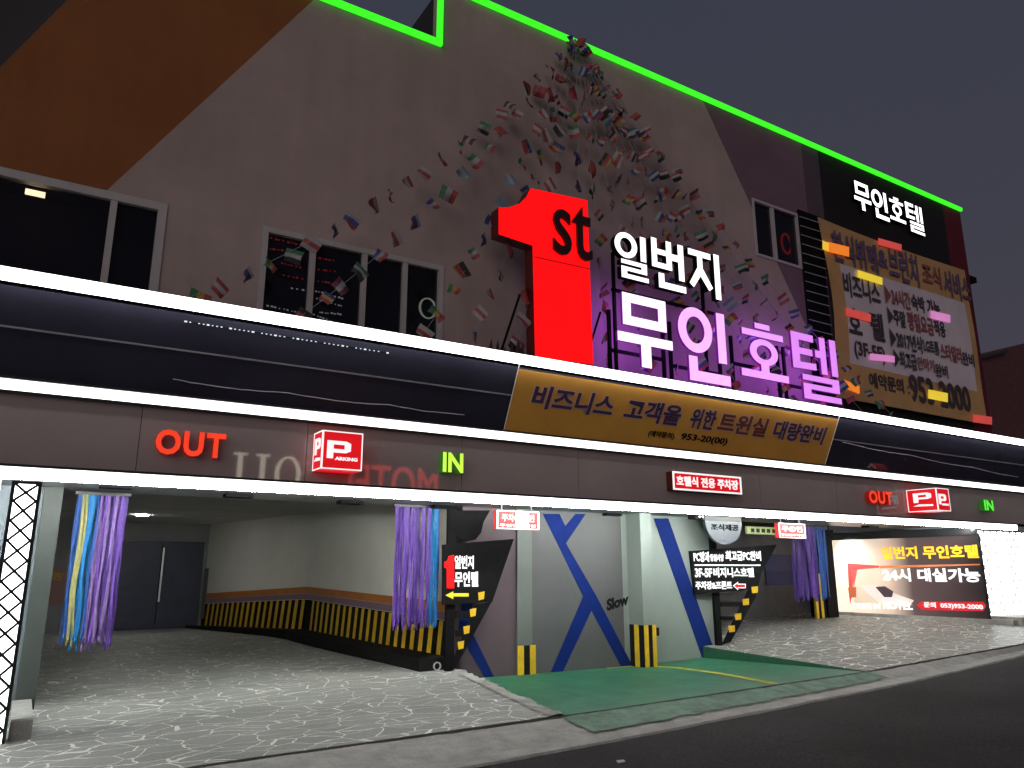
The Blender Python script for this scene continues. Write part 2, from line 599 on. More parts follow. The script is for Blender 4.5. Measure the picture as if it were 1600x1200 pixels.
def on_green(x, y):
    p = EYE
    d = ray(x, y)
    t = 1.0
    z = -.08
    for _ in range(12):
        k = (z - EYE.z) / d.z
        q = EYE + d * k
        f_ = min(max((q.y - YEDGE) / (YC + .1 - YEDGE), 0), 1)
        z = (street(q.x) - .004) * (1 - f_) + zgreen(q.x) * f_
    return q.x, min(q.y, YC - .02), z


cps = [Vector(on_green(x, y)) for x, y in line]
for i, q in enumerate(cps):
    t_ = cps[min(i + 1, len(cps) - 1)] - cps[max(i - 1, 0)]
    n_ = Vector((-t_.y, t_.x, 0)).normalized() * .075
    for k in (-1, 1):
        vs.append(q + n_ * k + Vector((0, 0, .006)))
b.add(vs, [(i * 2, i * 2 + 1, i * 2 + 3, i * 2 + 2) for i in range(len(cps) - 1)])
struct(b.build('yellow_line', mat('yellow_line_paint', (0.62, 0.52, 0.05), 0.6, var=.35, scale=9)))

# ================================================================== HOTEL BUILDING
hotel = thing('hotel_building', 'wide two storey hotel with beige and orange wall over white lit garage canopy', 'building', (6, YW, 0))


def wall_paint():
    """the facade's painted colour fields, split along straight lines"""
    m, t, b, N, L = nodes_of('painted_facade')
    tcn = N.new('ShaderNodeTexCoord')
    sep = N.new('ShaderNodeSeparateXYZ')
    L.new(tcn.outputs['Object'], sep.inputs[0])
    n1 = N.new('ShaderNodeTexNoise'); n1.inputs['Scale'].default_value = 0.8; n1.inputs['Detail'].default_value = 8
    n1.inputs['Roughness'].default_value = .6
    L.new(tcn.outputs['Object'], n1.inputs['Vector'])
    mp = N.new('ShaderNodeMapping'); mp.inputs['Scale'].default_value = (5, 5, .35)
    L.new(tcn.outputs['Object'], mp.inputs['Vector'])
    n2 = N.new('ShaderNodeTexNoise'); n2.inputs['Scale'].default_value = 1.0; n2.inputs['Detail'].default_value = 5
    L.new(mp.outputs[0], n2.inputs['Vector'])

    def side(p, q):
        """1 to the right of the line p->q going up (facade coordinates)"""
        (x0, z0), (x1, z1) = p, q
        a, c = (z1 - z0), -(x1 - x0)
        k = a * x0 + c * z0
        m1 = N.new('ShaderNodeMath'); m1.operation = 'MULTIPLY'; m1.inputs[1].default_value = a
        m2 = N.new('ShaderNodeMath'); m2.operation = 'MULTIPLY_ADD'; m2.inputs[1].default_value = c
        L.new(sep.outputs['X'], m1.inputs[0]); L.new(sep.outputs['Z'], m2.inputs[0]); L.new(m1.outputs[0], m2.inputs[2])
        g = N.new('ShaderNodeMath'); g.operation = 'GREATER_THAN'; g.inputs[1].default_value = k
        L.new(m2.outputs[0], g.inputs[0])
        return g.outputs[0]

    cur = None

    def mixin(fac, col):
        nonlocal cur
        mm = N.new('ShaderNodeMix'); mm.data_type = 'RGBA'
        L.new(fac, mm.inputs[0])
        if cur is None:
            mm.inputs[6].default_value = (0.05, 0.05, 0.052, 1)
        else:
            L.new(cur, mm.inputs[6])
        mm.inputs[7].default_value = (*col, 1)
        cur = mm.outputs[2]

    P = PW.px
    mixin(side(P(0, 105), P(105, 0)), (0.24, 0.085, 0.027))            # orange field
    mixin(side(P(175, 290), P(490, 0)), (0.36, 0.285, 0.265))          # beige field
    mixin(side(P(1175, 325), P(1104, 170)), (0.165, 0.10, 0.135))      # plum field
    xv = P(1253, 240)[0]
    mixin(side((xv, 4), (xv, 12)), (0.085, 0.06, 0.08))
    xv = P(1284, 300)[0]
    mixin(side((xv, 4), (xv, 12)), (0.014, 0.012, 0.014))
    xv = P(1476, 345)[0]
    mixin(side((xv, 4), (xv, 12)), (0.10, 0.012, 0.022))
    ov = N.new('ShaderNodeMix'); ov.data_type = 'RGBA'; ov.blend_type = 'OVERLAY'; ov.inputs[0].default_value = .35
    av = N.new('ShaderNodeMath'); av.operation = 'MULTIPLY_ADD'; av.inputs[1].default_value = .30
    hf = N.new('ShaderNodeMath'); hf.operation = 'MULTIPLY'; hf.inputs[1].default_value = .85
    L.new(n2.outputs['Fac'], av.inputs[0]); L.new(n1.outputs['Fac'], av.inputs[2]); L.new(av.outputs[0], hf.inputs[0])
    L.new(cur, ov.inputs[6]); L.new(hf.outputs[0], ov.inputs[7])
    L.new(ov.outputs[2], b.inputs['Base Color'])
    b.inputs['Roughness'].default_value = .75
    b.inputs['Specular IOR Level'].default_value = .25
    n3 = N.new('ShaderNodeTexNoise'); n3.inputs['Scale'].default_value = 55
    L.new(tcn.outputs['Object'], n3.inputs['Vector'])
    bp = N.new('ShaderNodeBump'); bp.inputs['Strength'].default_value = .15; bp.inputs['Distance'].default_value = .01
    L.new(n3.outputs['Fac'], bp.inputs['Height']); L.new(bp.outputs[0], b.inputs['Normal'])
    return m


M_facade = wall_paint()
XLW = -7.0
outline = [(XLW, 3.4), (XR, 3.4), (XR, ZHI), (XSTEP, ZHI), (XSTEP, ZLO), (XLW, ZLO)]
P = PW.px
# window openings (x0, z0, x1, z1) on the facade
w1r = P(262, 322); w2l = P(411, 352); w2r = P(693, 418)
WIN = [(-6.3, 4.75, w1r[0], w1r[1] + .02), (w2l[0], 4.75, w2r[0], w2r[1] + .02), (P(1174, 308)[0], P(1250, 420)[1], P(1247, 345)[0], P(1174, 309)[1])]
# front face cut into cells so that the openings are real holes
xsg = sorted({XLW, XR, XSTEP} | {q for w_ in WIN for q in (w_[0], w_[2])})
zsg = sorted({3.4, ZLO, ZHI} | {q for w_ in WIN for q in (w_[1], w_[3])})
b = MB()
idx = {}


def vid(x, z, y):
    k = (x, z, y)
    if k not in idx:
        idx[k] = len(b.v); b.v.append((x, y, z))
    return idx[k]


def solid(i, j):
    if i < 0 or j < 0 or i >= len(xsg) - 1 or j >= len(zsg) - 1:
        return False
    xm, zm = (xsg[i] + xsg[i + 1]) / 2, (zsg[j] + zsg[j + 1]) / 2
    if zm > ZLO and xm < XSTEP:
        return False
    return not any(w_[0] < xm < w_[2] and w_[1] < zm < w_[3] for w_ in WIN)


for i in range(len(xsg) - 1):
    for j in range(len(zsg) - 1):
        if not solid(i, j):
            continue
        x0, x1, z0, z1 = xsg[i], xsg[i + 1], zsg[j], zsg[j + 1]
        y0, y1 = YW, YW + .28
        b.f.append((vid(x0, z0, y0), vid(x1, z0, y0), vid(x1, z1, y0), vid(x0, z1, y0))); b.m.append(0)
        b.f.append((vid(x0, z0, y1), vid(x0, z1, y1), vid(x1, z1, y1), vid(x1, z0, y1))); b.m.append(0)
        for di, dj, e in ((-1, 0, ((x0, z0), (x0, z1))), (1, 0, ((x1, z1), (x1, z0))), (0, -1, ((x1, z0), (x0, z0))), (0, 1, ((x0, z1), (x1, z1)))):
            if not solid(i + di, j + dj):
                (xa, za), (xb, zb) = e
                b.f.append((vid(xa, za, y0), vid(xb, zb, y0), vid(xb, zb, y1), vid(xa, za, y1))); b.m.append(0)
b.build('upper_wall', M_facade, hotel)
# roof slabs, flank walls and the black side of the raised block
M_roof = mat('roof_dark', (0.02, 0.02, 0.022), 0.8)
MB().box((XLW, YW + .29, ZLO - .5), (XSTEP - .01, 22, ZLO - .3)).build('roof', M_roof, hotel)
MB().box((XSTEP + .2, YW + .29, ZHI - .5), (XR, 22, ZHI - .3)).build('roof', M_roof, hotel)
MB().box((XSTEP, YW + .29, ZLO - .29), (XSTEP + .19, 22, ZHI - .01)).build('parapet_side', M_roof, hotel)
MB().box((XR - .2, YW + .29, 3.4), (XR - .002, 22, ZHI - .55)).build('flank_wall', mat('flank_wall', (0.06, 0.04, 0.05), .8), hotel)
MB().box((XLW, 22.01, 3.4), (XR, 22.2, ZLO - .55)).build('rear_wall', M_roof, hotel)

# green neon along the roof edge
b = MB()
b.box((XLW, YW - .075, ZLO - .02), (XSTEP - .07, YW - .004, ZLO + .075))
b.box((XSTEP - .065, YW - .075, ZLO - .02), (XSTEP + .03, YW - .004, ZHI + .5))
b.build('neon_strip', M_green, hotel)
MB().box((XSTEP + .5, YW - .075, ZHI - .02), (XR + .02, YW - .004, ZHI + .075)).build('neon_strip', M_green, hotel)
MB().box((XSTEP + .05, YW - .02, ZHI + .085), (XR + .03, YW + .3, ZHI + .12)).build('coping', M_dark_metal, hotel)
MB().box((XLW, YW - .02, ZLO + .085), (XSTEP - .08, YW + .3, ZLO + .12)).build('coping', M_dark_metal, hotel)

# windows
def glass_mat():
    m, t, b_, N, L = nodes_of('dark_glass')
    b_.inputs['Base Color'].default_value = (0.012, 0.012, 0.018, 1)
    b_.inputs['Roughness'].default_value = 0.03
    tr = N.new('ShaderNodeBsdfTransparent'); tr.inputs[0].default_value = (.75, .75, .8, 1)
    mx_ = N.new('ShaderNodeMixShader'); mx_.inputs[0].default_value = .55
    L.new(b_.outputs[0], mx_.inputs[1]); L.new(tr.outputs[0], mx_.inputs[2])
    L.new(mx_.outputs[0], N['Material Output'].inputs['Surface'])
    return m


M_glass = glass_mat()
M_room = mat('dark_room', (0.075, 0.055, 0.075), 0.9)
M_reddot = glow('red_reflection_dot', (1, .05, .04), .55)
M_whdot = glow('white_reflection_dot', (.9, .95, .9), .55)


def window(wx, divs, label=None, ft=.085):
    x0, z0, x1, z1 = wx
    fr = MB()
    y0, y1 = YW - .02, YW + .10
    fr.box((x0 + .001, y0, z1 - ft), (x1 - .001, y1, z1 - .001))
    fr.box((x0 + .001, y0, z0 + .001), (x1 - .001, y1, z0 + ft))
    fr.box((x0 + .001, y0, z0 + ft), (x0 + ft, y1, z1 - ft))
    fr.box((x1 - ft, y0, z0 + ft), (x1 - .001, y1, z1 - ft))
    for d in divs:
        fr.box((d - .04, y0 + .01, z0 + ft), (d + .04, y1, z1 - ft))
    f = fr.build('window', M_frame, hotel)
    e = [x0 + ft] + list(divs) + [x1 - ft]
    for a, c in zip(e, e[1:]):
        o = MB().box((a, YW + .05, z0 + ft), (c, YW + .058, z1 - ft)).build('pane', M_glass, f)
    rm = MB()
    rm.box((x0, YW + .75, z0), (x1, YW + .8, z1))
    rm.box((x0 - .05, YW + .29, z0), (x0 - .001, YW + .8, z1)); rm.box((x1 + .001, YW + .29, z0), (x1 + .05, YW + .8, z1))
    rm.box((x0 - .05, YW + .29, z1 + .001), (x1 + .05, YW + .8, z1 + .05))
    rm.box((x0 - .05, YW + .29, z0 - .05), (x1 + .05, YW + .8, z0 - .001))
    rm.build('room', M_room, f)
    return f


d1 = P(170, 380)[0]
win1 = window(WIN[0], [-2.2, d1], ft=.11)
win2 = window(WIN[1], [P(487, 430)[0], P(568, 450)[0], P(632, 460)[0]])
win3 = window(WIN[2], [P(1209, 355)[0]], ft=.06)
# lit shapes behind the panes; dots and rings stand for reflections in the glass
PR = facade(YW + .12)
a = PR.px(40, 296); c = PR.px(70, 310)
MB().rect(PR, a[0], c[1], c[0], a[1], 0, .04).build('ceiling_lamp', glow('warm_lamp', (1, .75, .42), 8.0), win1)
PD = facade(YW + .3)
rd = random.Random(4)


def reflection_dots(parent, rows, m):  # rows of small glowing dots in place of lights reflected by the window
    q = MB()
    for (xa, ya, xb, yb, n) in rows:
        for i in range(n):
            f_ = (i + rd.uniform(-.2, .2)) / max(1, n - 1)
            p = PD.px(xa + (xb - xa) * f_, ya + (yb - ya) * f_ + rd.uniform(-.5, .5))
            s_ = rd.uniform(.006, .013)
            q.rect(PD, p[0] - s_ * 1.5, p[1] - s_, p[0] + s_ * 1.5, p[1] + s_, 0, .01)
    q.build('pane_reflections', m, parent)


reflection_dots(win2, [(418, 371, 462, 381, 8), (416, 389, 440, 391, 5), (440, 411, 468, 418, 6), (444, 430, 472, 436, 5), (494, 402, 520, 407, 6), (498, 422, 522, 424, 5), (498, 440, 515, 442, 4)], M_reddot)
reflection_dots(win2, [(494, 455, 534, 466, 9), (495, 467, 534, 478, 8), (499, 488, 532, 491, 8), (486, 490, 526, 505, 9), (418, 478, 474, 490, 10), (455, 450, 472, 453, 3)], M_whdot)
# glowing rings drawn as the round reflections in two panes
q = MB(); p = PD.px(668, 482); q.ring(PD, p[0], p[1], .16, .18, .035, .02, 0, .02)
q.build('ring_reflection', glow('pale_ring', (.8, .9, .6), .75), win2)
q = MB(); p = PD.px(1228, 381); q.ring(PD, p[0], p[1], .19, .27, .06, .05, 0, .02)
q.build('ring_reflection', glow('red_ring', (.8, .03, .05), .45), win3)

# canopy: grey fascia between lower and middle strip, sloped glossy soffit above it
XCL, XCR = -6.5, 22.4
ZS3a, ZS3b, ZS2a, ZS2b = 2.583, 2.687, 3.529, 3.65
ZS1a, ZS1b = 4.638, 4.760
M_fascia = mat('grey_fascia', (0.33, 0.275, 0.265), 0.03, var=0.10, scale=.6, spec=.45)
b = MB()
seams = [XCL] + [PB.px(x, 690)[0] for x in (-420, 217, 480, 722, 903, 1055, 1182, 1299, 1390, 1475)] + [XCR]
for x0, x1 in zip(seams, seams[1:]):
    b.box((x0 + .004, YB, ZS3b + .035), (x1 - .004, YB + .06, ZS2a - .035))
b.build('fascia', M_fascia, hotel)
MB().box((XCL, YB + .065, ZSOF + .025), (XCR, YW - .01, 3.9)).build('canopy_core', M_black, hotel)
M_gloss = mat('black_gloss_panel', (0.036, 0.036, 0.056), 0.07, var=.2, scale=.5, spec=.5)
dy, dz = YS1 + .09 - YB, ZS1a - .04 - (ZS2b + .03)
PS = Plane((0, YB, ZS2b + .03), (1, 0, 0), (0, dy, dz))     # the leaning panel
LS = math.hypot(dy, dz)
b = MB()
b.rect(PS, XCL, 0, XCR, LS * .55, -.08, 0)
b.rect(PS, XCL, LS * .565, XCR, LS, -.08, .0)
b.build('leaning_panel', M_gloss, hotel)
MB().rect(PS, XCL, LS * .548, XCR, LS * .567, -.02, .012).build('panel_trim', mat('polished_trim', (.30, .30, .33), .3), hotel)
MB().box((XCL, YS1 + .06, ZS1a), (XCR, YW - .005, ZS1b)).build('canopy_deck', M_black, hotel)


q = MB()  # glowing dots on a thin wire in place of bulb reflections in the panel
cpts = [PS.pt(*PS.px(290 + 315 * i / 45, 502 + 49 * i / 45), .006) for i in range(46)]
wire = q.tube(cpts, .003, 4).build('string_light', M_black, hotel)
dot_m = glow('tiny_white_reflection', (.8, .9, .95), .7)
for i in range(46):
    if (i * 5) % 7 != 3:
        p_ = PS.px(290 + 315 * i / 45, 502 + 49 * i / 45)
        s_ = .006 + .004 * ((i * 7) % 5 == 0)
        MB().rect(PS, p_[0] - s_ * 1.6, p_[1] - s_, p_[0] + s_ * 1.6, p_[1] + s_, .012, .018).build('reflection_dot', dot_m, wire)


def light_strip(y, z0, z1, x0, x1, m, prot=.05, lipb=True, lipt=True):
    o = MB().box((x0, y - prot, z0), (x1, y - .002, z1)).build('light_strip', m, hotel)
    q = MB()
    q.box((x0, y - prot - .03 if lipt else y - .02, z1 + .002), (x1, y - .001, z1 + .03))
    if lipb:
        q.box((x0, y - prot - .012, z0 - .03), (x1, y - .001, z0 - .002))
    q.build('strip_channel', M_dark_metal, o)
    return o


ls3 = light_strip(YB, ZS3a, ZS3b, XCL, 21.05, M_strip3, lipb=False)
MB().box((XCL, YB - .045, ZS3a - .022), (21.04, YB - .001, ZS3a - .001)).build('light_tube', M_tube3, ls3)
MB().box((XCL, YB + .001, ZS3a - .022), (21.04, YB + .02, ZSOF - .012)).build('light_tube', glow('strip_light_back_tube', (0.97, 1.0, 0.95), 118.0), ls3)
light_strip(YB, ZS2a, ZS2b, XCL, XCR, M_strip)
ls1 = light_strip(YS1 + .055, ZS1a, ZS1b, XCL, XCR, M_strip, prot=.105, lipb=False, lipt=False)
MB().box((XCL, YS1 - .045, ZS1a - .018), (XCR, YS1 + .005, ZS1a - .001)).build('light_tube', glow('strip_light_upper_tube', (1, .98, .97), 9.0), ls1)
# short vertical run of the lower strip at the left, outside the light pillar
xv = PB.px(4, 760)[0]
MB().box((xv - .10, YB - .05, -.15), (xv - .02, YB - .002, ZS3a - .002)).build('light_strip', M_strip3, hotel)

# soffit and lintel of the garage
M_soffit = mat('soffit_panel', (0.42, 0.43, 0.43), 0.25, var=.12, scale=1.0)
MB().box((XCL, YB + .0, ZSOF), (XCR, YG + .05, ZSOF + .02)).build('soffit', M_soffit, hotel)
for x_, y_ in ((182, 757), (372, 772), (545, 783), (682, 791), (945, 803), (1120, 812), (1330, 823), (1450, 828)):
    d = ray(x_, y_); k = (ZSOF - EYE.z) / d.z; p = EYE + d * k
    yy = min(max(p.y, YB + .5), YG - .4)
    MB().box((p.x - .18, yy - .11, ZSOF - .05), (p.x + .18, yy + .11, ZSOF - .002)).build('ceiling_vent', M_black, hotel)

# ---- left garage interior
M_gar_dark = mat('garage_paint_grey', (0.42, 0.43, 0.42), 0.55, var=.1, scale=.8)
M_ceil = mat('garage_ceiling', (0.75, 0.75, 0.74), 0.7, var=.12, scale=.7)
XGR = 6.02
BEND = (XGR - .1, 18.9)
BACKR = (4.75, 25.2)
YBK = 25.2


def side_wall(name, z0, z1, m, off=0.0, p0=(XGR, YC + .25), p1=BEND, p2=BACKR, zf=None, th=.02):
    """a band on the right garage wall that follows its bend; zf lifts it along the way"""
    q = MB()
    for (s0, s1, l0, l1) in ((p0, p1, 0, 1), (p1, p2, 1, 2)):
        a0 = zf[l0] if zf else 0
        a1 = zf[l1] if zf else 0
        d = Vector((s1[0] - s0[0], s1[1] - s0[1], 0)).normalized()
        n = Vector((-d.y, d.x, 0))
        A = Vector((s0[0], s0[1], 0)) + n * off; B = Vector((s1[0], s1[1], 0)) + n * off
        A2, B2 = A - n * th, B - n * th
        q.add([(A.x, A.y, z0 + a0), (B.x, B.y, z0 + a1), (B.x, B.y, z1 + a1), (A.x, A.y, z1 + a0),
               (A2.x, A2.y, z0 + a0), (B2.x, B2.y, z0 + a1), (B2.x, B2.y, z1 + a1), (A2.x, A2.y, z1 + a0)],
              [(0, 3, 2, 1), (4, 5, 6, 7), (3, 7, 6, 2), (0, 1, 5, 4), (0, 4, 7, 3), (1, 2, 6, 5)])
    return q.build(name, m, hotel)


ZCE = 2.95
zf = (0, .12, -.18)
side_wall('garage_wall', -.4, ZCE, mat('garage_white_wall', (0.84, 0.83, 0.74), 0.55, var=.06, scale=.7), 0.0, th=.12)
side_wall('wall_stripe', 0.93, 1.08, mat('orange_wall_paint', (.55, .20, .04), .5), .012, zf=zf)
side_wall('wall_stripe', 0.795, 0.925, mat('mauve_wall_paint', (.25, .17, .26), .5), .012, zf=zf)
side_wall('wall_stripe', 0.787, 0.793, M_white_print, .014, zf=zf)
# hazard panel: yellow and black slanted bars
hz = side_wall('hazard_band', 0.02, 0.785, M_blk, .012, zf=zf)
q = MB()
q.v = [tuple(v.co) for v in hz.data.vertices]
for p_ in hz.data.polygons:
    q.f.append(tuple(p_.vertices)); q.m.append(1)
bpy.data.objects.remove(hz)
for (s0, s1, l0, l1) in (((XGR, YC + .27), BEND, 0, 1), (BEND, BACKR, 1, 2)):
    A = Vector((*s0, 0)); B = Vector((*s1, 0)); Ln = (B - A).length; d = (B - A).normalized(); n = Vector((-d.y, d.x, 0))
    t_ = 0.05
    while t_ < Ln - .3:
        fz0 = zf[l0] + (zf[l1] - zf[l0]) * t_ / Ln
        w0 = .15 + rd.uniform(-.012, .012)
        pts = [(t_ + .13, .03), (t_ + w0 + .13, .03), (t_ + w0, .78), (t_, .78)]
        q.add([A + d * a_ + n * .016 + Vector((0, 0, z_ + fz0)) for a_, z_ in pts], [(0, 3, 2, 1)])
        t_ += .34
q.build('hazard_band', [M_yel, M_blk], hotel)
MB().box((-9, YBK, -.6), (BACKR[0] + .1, YBK + .2, ZCE)).build('garage_wall', mat('garage_rear_grey', (0.26, 0.265, 0.27), 0.6, var=.1, scale=.8), hotel)
MB().box((-9.2, YC + .3, -.6), (-9.01, YBK, ZCE)).build('garage_wall', M_gar_dark, hotel)
MB().box((-9, YG + .06, ZCE), (XGR + .2, YBK + .2, ZCE + .1)).build('garage_ceiling', M_ceil, hotel)
MB().box((-7, YG + .06, 2.636), (26, YG + .16, ZCE + .2)).build('lintel', M_gar_dark, hotel)
# left jamb
MB().box((.13, YC, -.15), (.34, YC + .5, ZSOF - .001)).build('jamb', mat('jamb_paint', (.022, .030, .026), .5), hotel)
MB().box((-7, YC + .1, -.5), (.129, YC + .4, ZSOF - .001)).build('garage_wall', mat('left_wall_blue_grey', (.12, .15, .17), .5), hotel)
MB().box((.10, 9.95, -.25), (.30, YC - .01, .08)).build('plinth', M_concrete, hotel)
# double door at the back
PK = facade(YBK - .01)
a = PK.px(190, 845); c = PK.px(309, 962)
door = MB().rect(PK, a[0], -.08, c[0], a[1], 0, .05).build('double_door', mat('navy_door', (.030, .034, .075), .45, var=.2), hotel)
xm = PK.px(249, 900)[0]
MB().rect(PK, xm - .012, .05, xm + .012, a[1] - .05, .05, .056).build('door_gap', M_black, door)
MB().rect(PK, xm + .02, PK.px(250, 940)[1], xm + .06, PK.px(250, 856)[1], .05, .10).build('handle', mat('steel_handle', (.6, .6, .62), .3, metal=.9), door)
MB().rect(PK, PK.px(316, 930)[0], .2, PK.px(326, 930)[0], PK.px(320, 888)[1], 0, .2).build('electric_box', mat('box_grey', (.10, .10, .10), .5), hotel)
a = PK.px(72, 888); c = PK.px(99, 945)
pst = MB().rect(PK, a[0], c[1], c[0], a[1], 0, .02).build('wall_poster', mat('dusty_pink_poster', (.36, .20, .17), .6), hotel)
MB().text(PK, 'ㅎ', a[0] + .18, c[1] + .65, c[0] - .1, a[1] - .1, .02, .025).build('lettering', mat('yellow_print', (.6, .42, .05), .6), pst)
M_down = glow('downlight', (1, .98, .95), 75.0)
for (x_, y_) in ((222, 806), (88, 862), (105, 852)):
    d = ray(x_, y_); k = (ZCE - .03 - EYE.z) / d.z; p = EYE + d * k
    q = MB(); n_ = 14; r_ = .14
    q.tube([(p.x, p.y, ZCE - .03), (p.x, p.y, ZCE - .001)], r_, n_)
    q.build('ceiling_lamp', M_down, hotel, )

# ---- centre wall with blue bands, two corner columns
ZC0, ZC1 = -.2, ZSOF - .001
xa0 = 6.16
xc1a, xc1b = PC.px(806, 930)[0], PC.px(829, 930)[0]
xc2a, xc2b = PC.px(985, 900)[0], PC.px(1021, 900)[0]
xend = 11.88
# the second column stands out further; its left flank is visible
yc2 = PC.px(981, 900)[0] / facade(1.0).px(1003, 900)[0]
xc2a = PC.px(981, 900)[0] - .13
xc2b = facade(yc2).px(1021, 900)[0]
MB().box((xa0, YC, ZC0), (xc1a, YC + .3, ZC1)).build('centre_wall', M_plum_wall, hotel)
MB().box((xc1b, YC, ZC0), (xc2a - .001, YC + .3, ZC1)).build('centre_wall', M_grey_wall, hotel)
MB().box((xc2a, YC, ZC0), (xend, YC + .3, ZC1)).build('centre_wall', M_white_wall, hotel)
MB().box((xend - .12, YC + .301, 0), (xend, 14.7, ZC1)).build('bay_wall', mat('bay_wall_dark', (.08, .08, .085), .6), hotel)
col1 = MB().box((xc1a, YC - .05, ZC0), (xc1b, YC + .3, ZC1)).build('column', mat('column_grey_green', (.115, .132, .124), .6, var=.08), hotel)
col2 = MB().box((xc2a + .13, yc2, ZC0), (xc2b, YC - .001, ZC1)).build('column', M_white_wall, hotel)


def guard(parent, x0, x1, y, z0, z1, xl=None, yl=None):
    """black and yellow corner guard round a column base"""
    q = MB()
    n_ = 3
    for i in range(n_):
        q.box((x0 + (x1 - x0) * i / n_, y - .014, z0), (x0 + (x1 - x0) * (i + 1) / n_ - .001, y - .002, z1), i % 2)
    if yl:
        for i in range(3):
            q.box((x0 - .014, y + (yl - y) * i / 3, z0), (x0 - .002, y + (yl - y) * (i + 1) / 3 - .001, z1), (i + 1) % 2)
    return q.build('corner_guard', [M_yel, M_blk], parent)


guard(col1, xc1a, xc1b + .06, YC - .05, -.12, .36)
guard(col2, xc2a + .13, xc2b, yc2, -.14, .62, yl=YC - .01)
MB().box((xc2b + .02, yc2 + .1, -.1), (xc2b + .08, yc2 + .16, .42)).build('guard_post', M_yel, hotel)
MB().box((xc2b + .01, yc2 + .06, .42), (xc2b + .14, yc2 + .18, .56)).build('guard_post_cap', M_blk, hotel)
# blue painted bands (flat paint, a few millimetres thick)
def band(pts, name='painted_band'):
    MB().prism(PC, [PC.px(x, y) for x, y in pts], .002, .007).build(name, M_blue, hotel)


def cl(pts, lo, hi):
    return pts


band([(848, 803), (874, 803), (883, 822), (899, 803), (915, 803), (884, 849), (932, 932), (988, 1040), (970, 1041), (924, 954), (879, 1050), (860, 1051), (911, 932)])
band([(1021, 810), (1044, 810), (1119, 1025), (1097, 1028)])
zb = PC.px(770, 1058)
band([(722, 940), (738, 940), (736, 985), (774, 1062), (760, 1064), (716, 985)])
# SLOW on the grey wall
q = MB()
p0 = PC.px(948, 955); p1 = PC.px(983, 930)
q.text(PC, 'Slow', p0[0], p0[1], p1[0] - .02, p0[1] + .21, .002, .006, .05)
for i, v in enumerate(q.v):
    q.v[i] = (v[0], v[1], v[2] + (v[0] - p0[0]) * .20)
q.build('painted_lettering', M_blk, hotel)

# ---- right garage bay
XB1 = 19.0
MB().box((xend, 14.7, 0), (26, 14.9, ZCE)).build('bay_wall', mat('bay_back_grey', (.10, .095, .10), .6, var=.15), hotel)
PBK = facade(14.69)
a = PBK.px(1193, 866); c = PBK.px(1240, 914)
MB().rect(PBK, a[0], c[1], c[0], a[1], 0, .03).build('bay_door', mat('bay_navy', (.012, .018, .09), .5), hotel)
MB().box((xend, YG + .17, ZCE), (26, 14.9, ZCE + .1)).build('bay_ceiling', mat('bay_ceiling', (.05, .05, .055), .8), hotel)
MB().box((XB1 + .06, 10.05, .3), (XB1 + .25, 14.69, 2.585)).build('bay_wall', mat('bay_side_dark', (.02, .02, .022), .6), hotel)
# low concrete kerb below the poster
kb = MB().box((XB1 - .14, 9.3, .2), (XB1 + .059, 14.0, .50))
kb.box((XB1 + .06, 9.2, .2), (22.0, 9.94, .56))
kb.build('kerb', M_concrete, hotel)
# striped post and black jamb beside the poster
PQ = facade(13.4)
a = PQ.px(1271, 900); c = PQ.px(1293, 966)
q = MB()
for i in range(4):
    x0 = a[0] + (c[0] - a[0]) * i / 4; x1 = a[0] + (c[0] - a[0]) * (i + 1) / 4 - .002
    q.box((x0, 13.4, .2), (x1, 13.46, 1.5), i % 2)
q.build('striped_post', [M_yel, M_blk], hotel)
MB().box((c[0] + .01, 13.35, .2), (c[0] + .42, 13.9, ZSOF - .001)).build('jamb', M_black, hotel)

# ================================================================== LIGHT PILLARS
def light_pillar(label, x0, x1, y, z0, z1, step, group, thin=.022, boxm=M_whitebox):
    t = thing('light_pillar', label, 'light pillar', ((x0 + x1) / 2, y, z0), group)
    MB().box((x0, y, z0), (x1, y + .16, z1)).build('lamp_panel', boxm, t)
    fr = MB()
    pl = facade(y)
    for (a0, a1) in ((x0 - .035, x0 - .001), (x1 + .001, x1 + .035)):
        fr.box((a0, y - .03, z0), (a1, y + .17, z1))
    fr.box((x0 - .035, y - .03, z1 + .001), (x1 + .035, y + .17, z1 + .03))
    fr.box((x0 - .035, y - .03, z0 - .06), (x1 + .035, y + .17, z0 - .001))
    fr.build('frame', M_dark_metal, t)
    lt = MB()
    return t, pl, lt


p0 = facade(9.9).px(24, 762); p1 = facade(9.9).px(58, 760)
X0, X1 = -.165, .045
t, pl, lt = light_pillar('tall white light pillar with black crossed lattice beside left garage mouth', X0, X1, 9.9, -.20, 2.5, .38, 'lit pillars at the canopy ends')
z = -.20
k = 0
while z < 2.48:
    z2 = min(z + .21, 2.5)
    for (xa, xb) in ((X0, X1), (X1, X0)):
        lt.bar((xa, 9.885 - (.004 if xa > xb else 0), z), (xb, 9.885 - (.004 if xa > xb else 0), z2), .026)
    z += .21
lt.build('lattice', M_dark_metal, t)
PRp = facade(10.02)
p0 = PRp.px(1534, 830); p1 = PRp.px(1545, 972)
X0 = p1[0]; X1 = X0 + 2.4
t, pl, lt = light_pillar('broad white glowing pillar wrapped in thin netting at right canopy end', X0, X1, 10.02, .5, 2.5, .3, 'lit pillars at the canopy ends')
nx = 8
